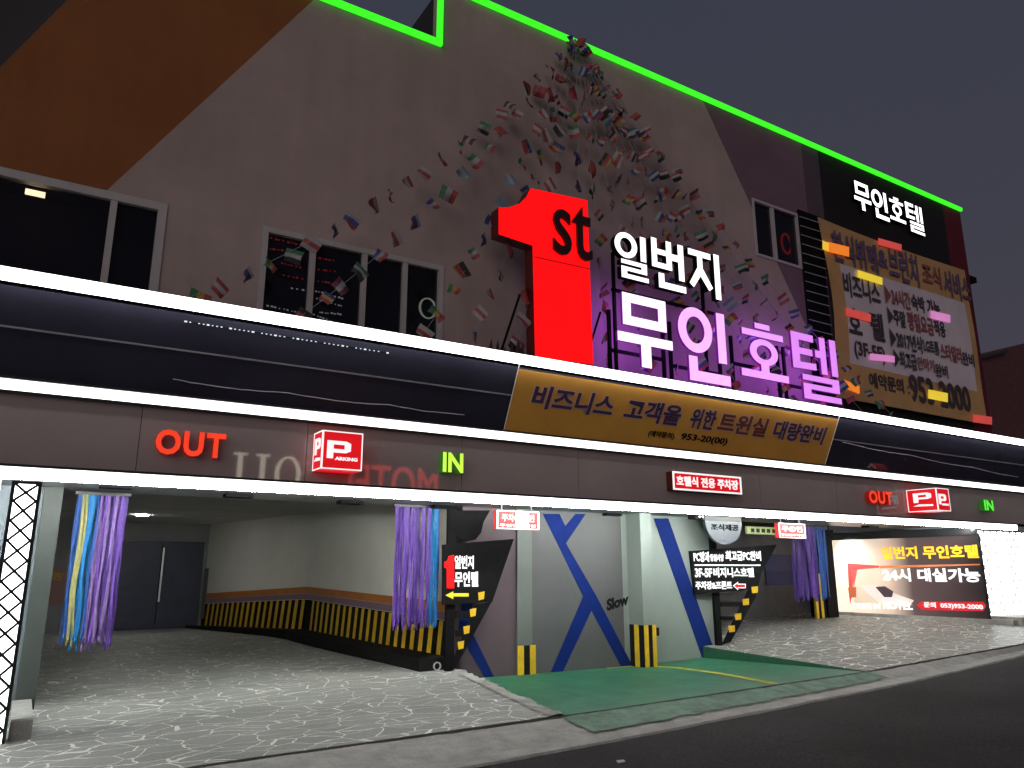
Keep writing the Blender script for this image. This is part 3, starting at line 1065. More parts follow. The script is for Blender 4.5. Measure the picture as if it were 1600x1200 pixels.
for i in range(-8, nx + 1):
    for s_ in (1, -1):
        xa = X0 + (X1 - X0) * (i / nx if s_ > 0 else 1 - i / nx)
        slope = s_ * (X1 - X0) / nx / .33
        za, zb = .5, 2.5
        # clip to the panel
        xe = xa + slope * (zb - za)
        def cut(xq):
            return za + (xq - xa) / slope
        zs_, ze_ = za, zb
        if slope > 0:
            if xa < X0: zs_ = cut(X0)
            if xe > X1: ze_ = cut(X1)
        else:
            if xa > X1: zs_ = cut(X1)
            if xe < X0: ze_ = cut(X0)
        if ze_ - zs_ > .05:
            lt.bar((xa + slope * (zs_ - za), 10.008 - .003 * (s_ > 0), zs_), (xa + slope * (ze_ - za), 10.008 - .003 * (s_ > 0), ze_), .014)
lt.build('netting', M_dark_metal, t)

# ================================================================== SIGNS
def hangul(q, pl, ch, a0, b0, a1, b1, d0, d1, m=0, side=1, back=None):
    """heavy channel letters drawn stroke by stroke in a unit box"""
    W, H = a1 - a0, b1 - b0

    def R(x0, y0, x1, y1):
        q.prism(pl, [(a0 + x0 * W, b0 + y0 * H), (a0 + x1 * W, b0 + y0 * H), (a0 + x1 * W, b0 + y1 * H), (a0 + x0 * W, b0 + y1 * H)], d0, d1, m, side, back)

    def G(pts):
        q.prism(pl, [(a0 + x * W, b0 + y * H) for x, y in pts], d0, d1, m, side, back)

    def O(cx_, cy2, rx, ry, wx, wy):
        q.ring(pl, a0 + cx_ * W, b0 + cy2 * H, rx * W, ry * H, wx * W, wy * H, d0, d1, m, side)
    if ch == '무':
        G([(.1, .55), (.9, .55), (.9, 1), (.1, 1), (.1, .87), (.25, .87), (.75, .87), (.75, .68), (.25, .68), (.25, .866), (.1, .866)])
        G([(0, .31), (.41, .31), (.41, 0), (.59, 0), (.59, .31), (1, .31), (1, .44), (0, .44)])
    elif ch == '인':
        O(.34, .69, .34, .31, .16, .125)
        R(.78, .30, .95, 1)
        G([(.18, 0), (1, 0), (1, .14), (.35, .14), (.35, .33), (.18, .33)])
    elif ch == '호':
        R(.34, .90, .66, 1)
        R(.06, .745, .94, .86)
        O(.5, .48, .30, .235, .14, .105)
        G([(0, 0), (1, 0), (1, .13), (.585, .13), (.585, .255), (.415, .255), (.415, .13), (0, .13)])
    elif ch == '텔':
        G([(0, .44), (.50, .46), (.50, .56), (.16, .55), (.16, .67), (.44, .67), (.44, .77), (.16, .77), (.16, .89), (.48, .89), (.48, 1), (0, 1)])
        G([(.50, .67), (.61, .67), (.61, .42), (.74, .42), (.74, 1), (.61, 1), (.61, .78), (.50, .78)])
        R(.84, .42, .98, 1)
        G([(.18, 0), (1, 0), (1, .09), (.34, .09), (.34, .155), (.98, .155), (.98, .37), (.18, .37), (.18, .285), (.82, .285), (.82, .235), (.18, .235)])
    elif ch == '일':
        O(.34, .72, .34, .28, .16, .115)
        R(.78, .45, .95, 1)
        G([(.18, 0), (1, 0), (1, .095), (.35, .095), (.35, .165), (.96, .165), (.96, .40), (.18, .40), (.18, .31), (.79, .31), (.79, .25), (.18, .25)])
    elif ch == '번':
        R(0, .40, .16, 1); R(.44, .40, .6, 1); R(.161, .40, .439, .51); R(.161, .68, .439, .79)
        G([(.61, .62), (.80, .62), (.80, .24), (.97, .24), (.97, 1), (.80, 1), (.80, .76), (.61, .76)])
        G([(.18, 0), (1, 0), (1, .13), (.35, .13), (.35, .30), (.18, .30)])
    elif ch == '지':
        G([(0, .84), (.7, .84), (.7, .97), (.0, .97)])
        G([(0, .22), (.12, .14), (.35, .42), (.60, .14), (.72, .22), (.43, .60), (.43, .835), (.27, .835), (.27, .60)])
        R(.80, 0, .97, 1)


def at(pl, x, y, yt, yb_, x0, x1):
    """letter box: left/right pixel, top/bottom pixel at the letter's middle"""
    xm_ = (x0 + x1) / 2
    return pl.px(x0, (yt + yb_) / 2)[0], pl.px(xm_, yb_)[1], pl.px(x1, (yt + yb_) / 2)[0], pl.px(xm_, yt)[1]


YL = 9.74
PL = facade(YL)
ZD = ZS1b
# ---- big red numeral
t = thing('numeral_sign', 'giant glowing red numeral one with dark st letters standing on the canopy', 'sign', (8, YL, ZD))
f1 = [(829, 294), (918, 313), (927, 570), (836, 557), (832, 384), (779, 366), (779, 324), (795, 324), (812, 318), (822, 308)]
MB().prism(PL, [PL.px(x, y) for x, y in f1], -.24, 0, 0, 1).build('face', [M_redface, M_darkred], t)
a, b0, c, b1 = PL.px(863, 365)[0], PL.px(890, 401)[1], PL.px(921, 365)[0], PL.px(890, 332)[1]
q = MB(); q.text(PL, 'st', a, PL.px(892, 403)[1], c + .02, PL.px(905, 324)[1], .002, .05, .006)
q.build('lettering', [M_stletter], t)
s0 = PL.px(835, 402); s1 = PL.px(922, 421)
MB().prism(PL, [s0, s1, (s1[0], s1[1] + .012), (s0[0], s0[1] + .012)], .001, .006).build('seam', M_darkred, t)
for x_ in (842, 880, 918):
    x0 = PL.px(x_, 560)[0]
    MB().bar((x0, YL + .15, ZD), (x0, YL + .15, PL.px(x_, 562)[1] + .3), .05).build('strut', M_black, t)
for x_ in (822, 950):
    x0 = PL.px(x_, 500)[0]
    MB().bar((x0 - .25, YL + .5, ZD), (x0 + .05, YL + .26, ZD + 1.2), .035).build('strut', M_black, t)

# ---- white line of letters
t = thing('channel_letter_sign', 'small white lit letters 일번지 beside the red numeral', 'sign', (10, YL, ZD))
for ch, (x0, x1, yt, yb_) in zip('일번지', ((961, 1012, 366, 436), (1019, 1070, 378, 452), (1077, 1126, 393, 463))):
    q = MB(); A = at(PL, 0, 0, yt, yb_, x0, x1)
    hangul(q, PL, ch, A[0], A[1], A[2], A[3], -.12, 0)
    q.build('letter', [M_white_l, M_black], t)
q = MB()
za = PL.px(1040, 470)[1]
for x_ in (970, 1110):
    x0 = PL.px(x_, 500)[0]
    q.bar((x0, YL + .16, ZD), (x0, YL + .16, PL.px(1040, 410)[1]), .05)
q.bar((PL.px(965, 450)[0], YL + .16, za + .05), (PL.px(1128, 460)[0], YL + .16, za + .05), .05)
q.build('mounting_frame', M_black, t)

# ---- large violet letters
t = thing('channel_letter_sign', 'large violet and white lit letters 무인호텔 standing on canopy edge', 'sign', (11, YL, ZD))
for i, (ch, (x0, x1, yt, yb_)) in enumerate(zip('무인호텔', ((965, 1050, 464, 574), (1061, 1138, 484, 597), (1157, 1229, 507, 592), (1240, 1310, 526, 625)))):
    q = MB(); A = at(PL, 0, 0, yt, yb_, x0, x1)
    hangul(q, PL, ch, A[0], A[1], A[2], A[3], -.05, 0, 0, 1, 2)
    q.build('letter', [(M_purple_w, glow('pale_violet_lit_acrylic', (0.93, 0.47, 1.0), 1.05), M_purple, glow('deep_violet_lit_acrylic', (0.78, 0.27, 0.95), 0.95))[i], M_purple_side, glow('violet_back_light', (0.32, 0.06, 0.62), 9.0)], t)
    back = MB().rect(PL, A[0] - .04, ZD + .02, A[0] + .02, A[3] - .3, -.24, -.19)
    back.rect(PL, A[2] - .06, ZD + .02, A[2], A[3] - .3, -.24, -.19)
    back.rect(PL, A[0] + .021, A[1] + .25, A[2] - .061, A[1] + .31, -.235, -.195)
    back.build('mounting_frame', M_black, t)

# ---- white letters high on the black panel
PT = facade(YW - .12)
t = thing('channel_letter_sign', 'white lit letters 무인호텔 high on the black panel under green neon', 'sign', (19, YW, 10.4))
for ch, (x0, x1, yt, yb_) in zip('무인호텔', ((1335, 1360, 287, 328), (1363, 1387, 299, 341), (1390, 1413, 310, 345), (1417, 1442, 321, 363))):
    q = MB(); A = at(PT, 0, 0, yt, yb_, x0, x1)
    hangul(q, PT, ch, A[0], A[1], A[2], A[3], -.08, 0)
    q.build('letter', [glow('white_letter_bright', (1, 1, 1), 2.2), M_black], t)

# ---- OUT / IN and parking boxes on the fascia
def flat_word(name, label, word, x0, x1, ytl, ybl, face, side, depth, group=None, bold=.035):
    pl = facade(YB - depth)
    a0 = pl.px(x0, (ytl + ybl) / 2)[0]; a1 = pl.px(x1, (ytl + ybl) / 2)[0]
    zt = pl.px(x0, ytl)[1]; zb_ = pl.px(x0, ybl)[1]
    t = thing(name, label, 'sign', ((a0 + a1) / 2, YB, zb_), group)
    if name == 'in_sign_':
        pass
    wds = [text_geo(c_, bold) for c_ in word]
    ws = [max(v[0] for v in g[0]) - min(v[0] for v in g[0]) for g in wds]
    gap = .08
    tot = sum(ws) + gap * (len(ws) - 1)
    x = a0
    for c_, wd_ in zip(word, ws):
        wn = (a1 - a0) * wd_ / tot
        q = MB(); q.text(pl, c_, x, zb_, x + wn, zt, -depth + .03, 0, bold, 0, 1)
        q.build('letter', [face, side], t)
        x += wn + (a1 - a0) * gap / tot
    return t


flat_word('out_sign', 'big orange red lit letters OUT on the fascia above left garage', 'OUT', 243, 353, 669, 709, M_orange_red, M_red_side, .13, 'exit letters on the fascia')
flat_word('in_sign', 'yellow green lit letters IN right of the MOTEL reflection', 'IN', 692, 724, 706, 737, M_in, M_in_side, .16, 'entry letters on the fascia')
flat_word('out_sign', 'small red lit letters OUT on the fascia above right bay', 'OUT', 1358, 1394, 766, 786, M_orange_red, M_red_side, .13, 'exit letters on the fascia')
flat_word('in_sign', 'small bright green letters IN near right end of fascia', 'IN', 1538, 1552, 781, 797, glow('green_lit_acrylic', (.10, .95, .05), 1.0), M_in_side, .16, 'entry letters on the fascia')


def parking_box(label, xl, xr, zt, zb_, depth):
    t = thing('parking_sign', label, 'sign', ((xl + xr) / 2, YB, zb_), 'parking cubes on the fascia')
    yf = YB - depth
    MB().box((xl, yf, zb_), (xr, YB - .004, zt)).build('box', M_boxred, t)
    e = MB(); th = .02
    pl = facade(yf)
    wd = .015
    for fr_pl, A0, A1 in ((pl, xl, xr), (Plane((xl, 0, 0), (0, -1, 0), (0, 0, 1)), -YB + .03, -yf)):
        e.rect(fr_pl, A0 + .001, zb_, A1 - .001, zb_ + wd, .001, .006)
        e.rect(fr_pl, A0 + .001, zt - wd, A1 - .001, zt, .001, .006)
        e.rect(fr_pl, A0, zb_ + wd, A0 + wd, zt - wd, .001, .006)
        e.rect(fr_pl, A1 - wd, zb_ + wd, A1, zt - wd, .001, .006)
    e.build('edge_frame', M_textlit, t)
    H, Wd = zt - zb_, xr - xl
    q = MB()
    # P as strokes: stem, bowl
    def Pstroke(pl_, a0, b0, w_, h_):
        q.prism(pl_, [(a0, b0), (a0 + w_ * .26, b0), (a0 + w_ * .26, b0 + h_ * .34), (a0 + w_ * .8, b0 + h_ * .34), (a0 + w_, b0 + h_ * .46), (a0 + w_, b0 + h_ * .88), (a0 + w_ * .8, b0 + h_), (a0, b0 + h_), (a0, b0 + h_ * .8), (a0 + w_ * .26, b0 + h_ * .8), (a0 + w_ * .74, b0 + h_ * .8), (a0 + w_ * .74, b0 + h_ * .54), (a0 + w_ * .26, b0 + h_ * .54), (a0 + w_ * .26, b0 + h_ * .795), (a0, b0 + h_ * .795)], .001, .012)
    Pstroke(pl, xl + Wd * .12, zb_ + H * .28, Wd * .58, H * .46)
    q.text(pl, 'ARKING', xl + Wd * .32, zb_ + H * .24, xl + Wd * .88, zb_ + H * .33, .001, .009, .04)
    lp = Plane((xl, 0, 0), (0, -1, 0), (0, 0, 1))
    dl = depth - .03
    Pstroke(lp, -YB + .03 + dl * .22, zb_ + H * .40, dl * .6, H * .42)
    q.prism(lp, [(-YB + .03 + dl * .18, zb_ + H * .24), (-YB + .03 + dl * .85, zb_ + H * .22), (-YB + .03 + dl * .85, zb_ + H * .29), (-YB + .03 + dl * .4, zb_ + H * .32)], .001, .009)
    q.build('lettering', M_textlit, t)
    return t


pf = facade(9.62)
a = pf.px(505, 671); c = pf.px(565, 735)
parking_box('large red lit cube with white P and PARKING between OUT and IN', a[0], c[0], a[1] - .005, c[1] - .01, .38)
pf = facade(9.30)
a = pf.px(1462, 762); c = pf.px(1486, 799)
parking_box('small distant red lit cube with two white P faces near right end', a[0], c[0], a[1], c[1], .70)

# ---- red box sign reading hotel parking
pf = facade(9.84)
a0, a1 = pf.px(1051, 752)[0], pf.px(1158, 752)[0]
zt, zb_ = pf.px(1051, 736)[1], pf.px(1051, 765)[1]
t = thing('box_sign', 'wide red lit box sign 호텔식 전용 주차장 centred on the fascia', 'sign', ((a0 + a1) / 2, YB, zb_))
MB().rect(pf, a0, zb_, a1, zt, -.155, 0, 0, 1).build('box', [M_boxred, M_darkred], t)
q = MB()
q.rect(pf, a0, zb_, a1, zb_ + .03, .001, .006); q.rect(pf, a0, zt - .03, a1, zt, .001, .006)
q.rect(pf, a0, zb_ + .03, a0 + .04, zt - .03, .001, .006); q.rect(pf, a1 - .04, zb_ + .03, a1, zt - .03, .001, .006)
q.build('edge_frame', M_textlit, t)
q = MB(); q.text(pf, '호텔식 전용 주차장', a0 + .09, zb_ + .075, a1 - .09, zt - .07, .001, .008, .03)
q.build('lettering', M_textlit, t)

# ---- small hanging lit signs below the canopy
def hanging(label, x0, x1, yt, yb_, y, txt1, txt2, lampx=None):
    pl = facade(y)
    a0, a1 = pl.px(x0, (yt + yb_) / 2)[0], pl.px(x1, (yt + yb_) / 2)[0]
    zt, zb_ = pl.px(x0, yt)[1], pl.px(x0, yb_)[1]
    t = thing('hanging_sign', label, 'sign', ((a0 + a1) / 2, y, zb_), 'red lit signs hung under the canopy')
    MB().rect(pl, a0, zb_, a1, zt, -.1, 0).build('box', glow('red_hanging_acrylic', (.85, .02, .016), .75, base=(.12, .004, .004), rough=.7), t)
    H, W_ = zt - zb_, a1 - a0
    q = MB()
    for (p_, r_) in (((a0, zb_), (a1, zb_ + H * .05)), ((a0, zt - H * .05), (a1, zt)), ((a0, zb_ + H * .05), (a0 + W_ * .03, zt - H * .05)), ((a1 - W_ * .03, zb_ + H * .05), (a1, zt - H * .05))):
        q.rect(pl, p_[0], p_[1], r_[0], r_[1], .001, .006)
    q.build('edge_frame', M_textlit, t)
    q = MB()
    q.text(pl, txt1, a0 + W_ * .12, zb_ + H * .42, a1 - W_ * .12, zt - H * .18, .001, .006, .012)
    q.text(pl, txt2, a0 + W_ * .07, zb_ + H * .12, a1 - W_ * .07, zb_ + H * .28, .001, .006, .008)
    q.build('lettering', M_textlit, t)
    if lampx:
        c0 = pl.px(lampx[0], 810)[0]; c1 = pl.px(lampx[1], 810)[0]
        MB().rect(pl, c0, zb_ + H * .1, c1, zt - H * .02, .008, .02).build('lamp', glow('lamp_hot', (1, .93, .85), 6.0), t)
    for x_ in (a0 + W_ * .15, a1 - W_ * .15):
        MB().bar((x_, y + .05, zt), (x_, y + .05, ZSOF), .02).build('hanger', M_dark_metal, t)
    return t


hanging('red hanging sign with white glaring lamp patch above left wing sign', 776, 842, 797, 826, 10.45, '주차① 10번', '무인텔주차장', (806, 825))
hanging('red hanging sign 주①인 with white border in front of the purple curtain', 1217, 1258, 817, 840, 10.45, '주①인', '무인텔주차장')

# ---- wing signs on black posts
def wing(label, poly, legs, foot, y, ang, group):
    u = Vector((math.cos(ang), -math.sin(ang), 0))
    d = ray(*foot); k = (y - EYE.y) / d.y; o = EYE + d * k
    pl = Plane((o.x, o.y, 0), u, (0, 0, 1))
    t = thing('wing_sign', label, 'sign', (o.x, o.y, o.z), group)
    MB().prism(pl, [pl.px(*p_) for p_ in poly], -.06, 0).build('board', mat('wing_board_black', (.006, .006, .007), .8, spec=.08), t)
    return t, pl


t, pl = wing('black wing sign with red numeral and yellow arrow by left garage', [(692, 851), (803, 842), (769, 941), (692, 945)], None, (700, 1047), 11.35, math.radians(9), 'wing signs on posts')
q = MB()
a = pl.px(697, 800); zt_ = ZSOF
q.rect(pl, pl.px(699, 1000)[0], pl.px(700, 1047)[1] - .05, pl.px(712, 1000)[0], zt_, -.16, -.062)
q.build('post', M_black, t)
q = MB(); q.prism(pl, [pl.px(x, y) for x, y in ((745, 945), (768, 941), (712, 1044), (704, 1044))], -.061, -.005)
for y0, y1, xl, xr in ((955, 966, 713, 745), (985, 995, 713, 733)):
    q.prism(pl, [pl.px(xl, y0), pl.px(xr, y0), pl.px(xr - 3, y1), pl.px(xl, y1)], -.06, -.01)
q.build('bracket', M_black, t)
for (x, y) in ((752, 931), (739, 957), (729, 984), (720, 1008)):
    MB().prism(pl, [pl.px(x - 5, y - 5), pl.px(x + 5, y - 7), pl.px(x + 4, y + 5), pl.px(x - 4, y + 7)], .001, .006).build('reflector_tape', M_yel, t)
q = MB(); q.prism(pl, [pl.px(x, y) for x, y in ((701, 869), (709, 867), (709, 919), (698, 919), (698, 888), (694, 887), (694, 878), (699, 876))], .001, .02)
q.build('numeral', M_redface, t)
q = MB()
a = pl.px(710, 889); c = pl.px(740, 868)
q.text(pl, '일번지', a[0], a[1], c[0], c[1], .001, .012, .03)
a = pl.px(710, 917); c = pl.px(747, 893)
q.text(pl, '무인텔', a[0], a[1], c[0], c[1], .001, .012, .03)
q.build('lettering', M_textlit, t)
q = MB(); q.prism(pl, [pl.px(x, y) for x, y in ((696, 930), (708, 924), (708, 927), (732, 927), (732, 932), (708, 932), (708, 936))], .001, .01)
q.build('arrow', glow('yellow_lit', (.9, .75, .05), .6), t)
# rounded black gusset above the sign
q = MB(); q.prism(pl, [pl.px(x, y) for x, y in ((712, 797), (768, 797), (758, 815), (754, 832), (745, 843), (730, 846), (718, 840), (712, 834))], -.12, -.065)
q.build('gusset', M_black, t)

t, pl = wing('black wing sign listing 3F-5F floors with red arrow by right bay', [(1078, 861), (1214, 851), (1176, 921), (1086, 929)], None, (1128, 1005), 11.3, math.radians(14), 'wing signs on posts')
q = MB()
q.rect(pl, pl.px(1121, 960)[0], pl.px(1126, 1006)[1] - .1, pl.px(1129, 960)[0], ZSOF, -.16, -.062)
q.build('post', M_black, t)
q = MB(); q.prism(pl, [pl.px(x, y) for x, y in ((1172, 920), (1191, 892), (1180, 935), (1142, 1003), (1130, 1007))], -.058, -.002)
for y0, y1, xl, xr in ((941, 948, 1128, 1160), (963, 969, 1128, 1148)):
    q.prism(pl, [pl.px(xl, y0), pl.px(xr, y0), pl.px(xr - 3, y1), pl.px(xl, y1)], -.06, -.01)
q.build('bracket', M_black, t)
for (x, y) in ((1179, 922), (1165, 941), (1153, 964), (1143, 983)):
    MB().prism(pl, [pl.px(x - 5, y - 5), pl.px(x + 5, y - 6), pl.px(x + 5, y + 4), pl.px(x - 4, y + 5)], .001, .006).build('reflector_tape', M_yel, t)
q = MB()


def row(txt, x0, x1, yt, yb_, bold=.03):
    a = pl.px(x0, yb_); c = pl.px(x1, yt)
    q.text(pl, txt, a[0], a[1], c[0], c[1], .001, .01, bold)


row('PC방과', 1084, 1108, 862, 878)
row('동일사양', 1110, 1130, 866, 877, .025)
row('최고급PC완비', 1134, 1188, 861, 876)
row('3F-5F', 1086, 1112, 888, 902)
row('비지니스호텔', 1115, 1177, 887, 902)
row('주차장&프론트', 1087, 1143, 908, 921)
q.rect(pl, pl.px(1085, 883)[0], pl.px(1085, 884)[1], pl.px(1188, 883)[0], pl.px(1085, 882)[1], .001, .008)
q.build('lettering', M_textlit, t)
arr = [(1145, 915), (1153, 909), (1153, 912), (1165, 912), (1165, 919), (1153, 919), (1153, 922)]
MB().prism(pl, [pl.px(x, y) for x, y in arr], .001, .006).build('arrow_outline', M_textlit, t)
MB().prism(pl, [pl.px(x, y) for x, y in ((1147, 915.3), (1152, 911.5), (1152, 913.5), (1163.5, 913.5), (1163.5, 917.5), (1152, 917.5), (1152, 919.5))], .007, .012).build('arrow', M_redface, t)

# ---- half round breakfast sign
pl = facade(11.0)
c = pl.px(1131, 815)
t = thing('breakfast_sign', 'grey half round plate 조식제공 hung over the right wing sign', 'sign', (c[0], 11.0, c[1] - .3))
rx = pl.px(1159, 815)[0] - c[0]; rz = c[1] - pl.px(1131, 851)[1]
n_ = 20
MB().prism(pl, [(c[0] - rx, c[1])] + [(c[0] + rx * math.cos(math.pi + math.pi * i / n_), c[1] + rz * math.sin(math.pi + math.pi * i / n_)) for i in range(1, n_)] + [(c[0] + rx, c[1])], -.06, 0).build('plate', mat('grey_plate', (.075, .088, .105), .45, var=.15), t)
q = MB(); q.text(pl, '조식제공', c[0] - rx * .72, pl.px(1131, 829)[1], c[0] + rx * .78, pl.px(1131, 819)[1], .001, .01, .03)
q.build('lettering', M_black, t)
MB().box((c[0] - rx, 11.01, c[1] + .002), (c[0] + rx, 11.05, ZSOF)).build('hanger', M_dark_metal, t)
# fluorescent strip panel inside the bay
pl = facade(13.2)
a = pl.px(1168, 834); c = pl.px(1213, 824)
t = thing('notice_panel', 'greenish lit notice panel under the ceiling of right bay', 'sign', (a[0], 13.2, a[1]))
MB().rect(pl, a[0], a[1], c[0], c[1], -.06, 0).build('box', glow('greenish_panel', (.45, .55, .22), .55), t)
q = MB()
for i in range(5):
    f0 = a[0] + (c[0] - a[0]) * (.12 + .18 * i)
    q.rect(pl, f0, a[1] + .04, f0 + .12, c[1] - .05, .001, .006)
q.build('print', M_dark_metal, t)

# ---- poster light box on the side wall of the bay
PX_ = Plane((XB1, 0, 0), (0, -1, 0), (0, 0, 1))
tl, tr, br, bl = PX_.px(1297, 845), PX_.px(1530, 836), PX_.px(1546, 967), PX_.px(1311, 962)
A0, A1 = (tl[0] + bl[0]) / 2, (tr[0] + br[0]) / 2
B0, B1 = (bl[1] + br[1]) / 2, (tl[1] + tr[1]) / 2
t = thing('poster_sign', 'large backlit hotel poster with bed picture on bay side wall', 'poster', (XB1, -A1, B0))
PW_, PH_ = A1 - A0, B1 - B0


def litprint(name, col, e=.55):
    return glow(name, col, e, base=[c_ * .8 for c_ in col], rough=.35)


def pp(x, y):
    p_ = PX_.px(x, y)
    return p_


def poster_board():
    m, tr_, b_, N, L = nodes_of('poster_print')
    tcn = N.new('ShaderNodeTexCoord'); sep = N.new('ShaderNodeSeparateXYZ')
    L.new(tcn.outputs['Object'], sep.inputs[0])
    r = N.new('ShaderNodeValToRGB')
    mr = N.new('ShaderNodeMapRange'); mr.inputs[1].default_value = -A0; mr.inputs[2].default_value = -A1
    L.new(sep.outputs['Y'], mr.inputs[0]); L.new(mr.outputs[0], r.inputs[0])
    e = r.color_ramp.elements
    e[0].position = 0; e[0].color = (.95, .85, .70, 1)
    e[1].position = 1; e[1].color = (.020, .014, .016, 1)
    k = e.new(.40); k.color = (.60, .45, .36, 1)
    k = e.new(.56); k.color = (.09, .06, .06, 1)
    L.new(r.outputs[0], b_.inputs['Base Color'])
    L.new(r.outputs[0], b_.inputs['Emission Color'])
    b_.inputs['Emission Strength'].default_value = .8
    b_.inputs['Roughness'].default_value = .3
    return m


MB().rect(PX_, A0, B0, A1, B1, 0, .05).build('board', poster_board(), t)
q = MB(); q.rect(PX_, A0 - .03, B1, A1 + .03, B1 + .03, 0, .06); q.rect(PX_, A0 - .03, B0 - .03, A1 + .03, B0, 0, .06)
q.rect(PX_, A0 - .03, B0, A0 - .001, B1, 0, .06); q.rect(PX_, A1 + .001, B0, A1 + .03, B1, 0, .06)
q.build('frame', M_dark_metal, t)
D0, D1 = .051, .056


def pprism(name, pts, m, d0=D0, d1=D1):
    return MB().prism(PX_, [pp(x, y) for x, y in pts], d0, d1).build(name, m, t)


pprism('picture', [(1326, 880), (1376, 884), (1376, 887), (1342, 890), (1330, 946)], litprint('poster_red', (.75, .10, .10), .6))
pprism('picture', [(1377, 884), (1533, 881), (1533, 883), (1377, 888)], litprint('poster_orange_line', (.85, .28, .10), .5))
pprism('picture', [(1332, 890), (1376, 889), (1378, 935), (1428, 945), (1395, 952), (1337, 950)], litprint('poster_cream', (.80, .66, .52), .6))
pprism('picture', [(1327, 918), (1340, 917), (1340, 933), (1329, 934)], litprint('poster_table', (.62, .16, .07), .6), .057, .060)
pprism('picture', [(1345, 915), (1368, 914), (1396, 926), (1430, 938), (1424, 946), (1378, 944)], litprint('poster_bed', (.80, .72, .66), .7), .057, .060)
pprism('picture', [(1370, 917), (1385, 916), (1398, 924), (1396, 933), (1384, 933)], litprint('poster_throw', (.09, .06, .08), .4), .061, .064)
q = MB()
bl_ = pp(1434, 948); tr2 = pp(1540, 941)
c0 = (bl_[0], pp(1436, 953)[1]); c1 = (pp(1541, 945)[0], pp(1500, 941)[1])
pprism('phone_band', [(1434, 945), (1442, 940), (1538, 940), (1543, 946), (1538, 955), (1442, 953)], litprint('poster_red_band', (.62, .02, .03), .7), .057, .060)


def prow(name, txt, x0, x1, yt, yb_, m, d0=.062, d1=.068, bold=.03):
    q = MB()
    a = pp(x0, (yt + yb_) / 2); c = pp(x1, (yt + yb_) / 2)
    xm_ = (x0 + x1) / 2
    q.text(PX_, txt, a[0], pp(xm_, yb_)[1], c[0], pp(xm_, yt)[1], d0, d1, bold)
    q.build(name, m, t)


M_py = litprint('poster_yellow_text', (1.0, .62, .03), .9)
M_pw = litprint('poster_white_text', (1, 1, 1), .9)
prow('lettering', '일번지 무인호텔', 1379, 1531, 853, 873, M_py)
prow('lettering', '24시 대실가능', 1381, 1534, 888, 909, M_pw)
prow('lettering', 'DRIVE IN', 1336, 1377, 943, 951, M_pw, bold=.02)
prow('lettering', 'HOTEL', 1382, 1428, 940, 952, M_pw, bold=.03)
prow('lettering', '문의  053)953-2000', 1446, 1538, 942, 952, M_pw, bold=.025)
# flood lamp that overexposes the poster's upper left corner
lt_ = bpy.data.lights.new('poster_lamp', 'SPOT')
lt_.energy = 130; lt_.spot_size = math.radians(95); lt_.spot_blend = .9; lt_.color = (1, .93, .82); lt_.shadow_soft_size = .05
lo = bpy.data.objects.new('poster_lamp', lt_)
lpos = Vector((XB1 - .55, -A0 - .35, B1 + .12))
lo.location = lpos
tgt = PX_.pt(A0 + PW_ * .18, B0 + PH_ * .62)
lo.rotation_euler = (Vector(tgt) - lpos).to_track_quat('-Z', 'Y').to_euler()
COL.objects.link(lo)
fl = thing('flood_lamp', 'small black flood lamp under the bay ceiling aimed at the poster', 'lamp', lpos + Vector((-.05, 0, .12)))
q = MB(); q.box((lpos.x - .12, lpos.y - .09, lpos.z + .06), (lpos.x + .08, lpos.y + .09, lpos.z + .14)); q.build('housing', M_black, fl)
MB().bar((lpos.x, lpos.y, lpos.z + .14), (lpos.x, lpos.y, ZCE), .02).build('hanger', M_black, fl)

# ================================================================== BANNERS
M_ban = mat('banner_ochre', (0.74, 0.36, 0.06), 0.6, var=.10, scale=1.2)
M_ban_purple = mat('banner_purple_print', (0.075, 0.03, 0.10), 0.6)
M_ban_brown = mat('banner_brown_print', (0.20, 0.05, 0.03), 0.6)
M_ban_edge = mat('banner_pale_outline', (0.55, 0.45, 0.50), 0.6)


def cloth(name, pl, corners, nu, nv, wave, m, parent, thick=.004, seed=1):
    """a hanging sheet with slight ripples; corners in plane coordinates (bl, br, tr, tl)"""
    rr = random.Random(seed)
    ph = [rr.uniform(0, 6) for _ in range(6)]
    q = MB(); vs = []
    (bl, br, tr, tl) = corners
    for sgn in (1, 0):
        for j in range(nv + 1):
            for i in range(nu + 1):
                s_, r_ = i / nu, j / nv
                a_ = (bl[0] * (1 - s_) + br[0] * s_) * (1 - r_) + (tl[0] * (1 - s_) + tr[0] * s_) * r_
                b_ = (bl[1] * (1 - s_) + br[1] * s_) * (1 - r_) + (tl[1] * (1 - s_) + tr[1] * s_) * r_
                d_ = wave * (math.sin(s_ * 9 + ph[0] + r_ * 2) * .5 + math.sin(s_ * 21 + ph[1] - r_ * 5) * .25 + math.sin(r_ * 7 + ph[2]) * .25)
                vs.append(pl.pt(a_, b_, d_ + sgn * thick))
    n0 = (nu + 1) * (nv + 1)
    fs = []
    for j in range(nv):
        for i in range(nu):
            k_ = j * (nu + 1) + i
            fs.append((k_, k_ + 1, k_ + nu + 2, k_ + nu + 1))
            fs.append((n0 + k_, n0 + k_ + nu + 1, n0 + k_ + nu + 2, n0 + k_ + 1))
    q.add(vs, fs)
    return q.build(name, m, parent, smooth=True)


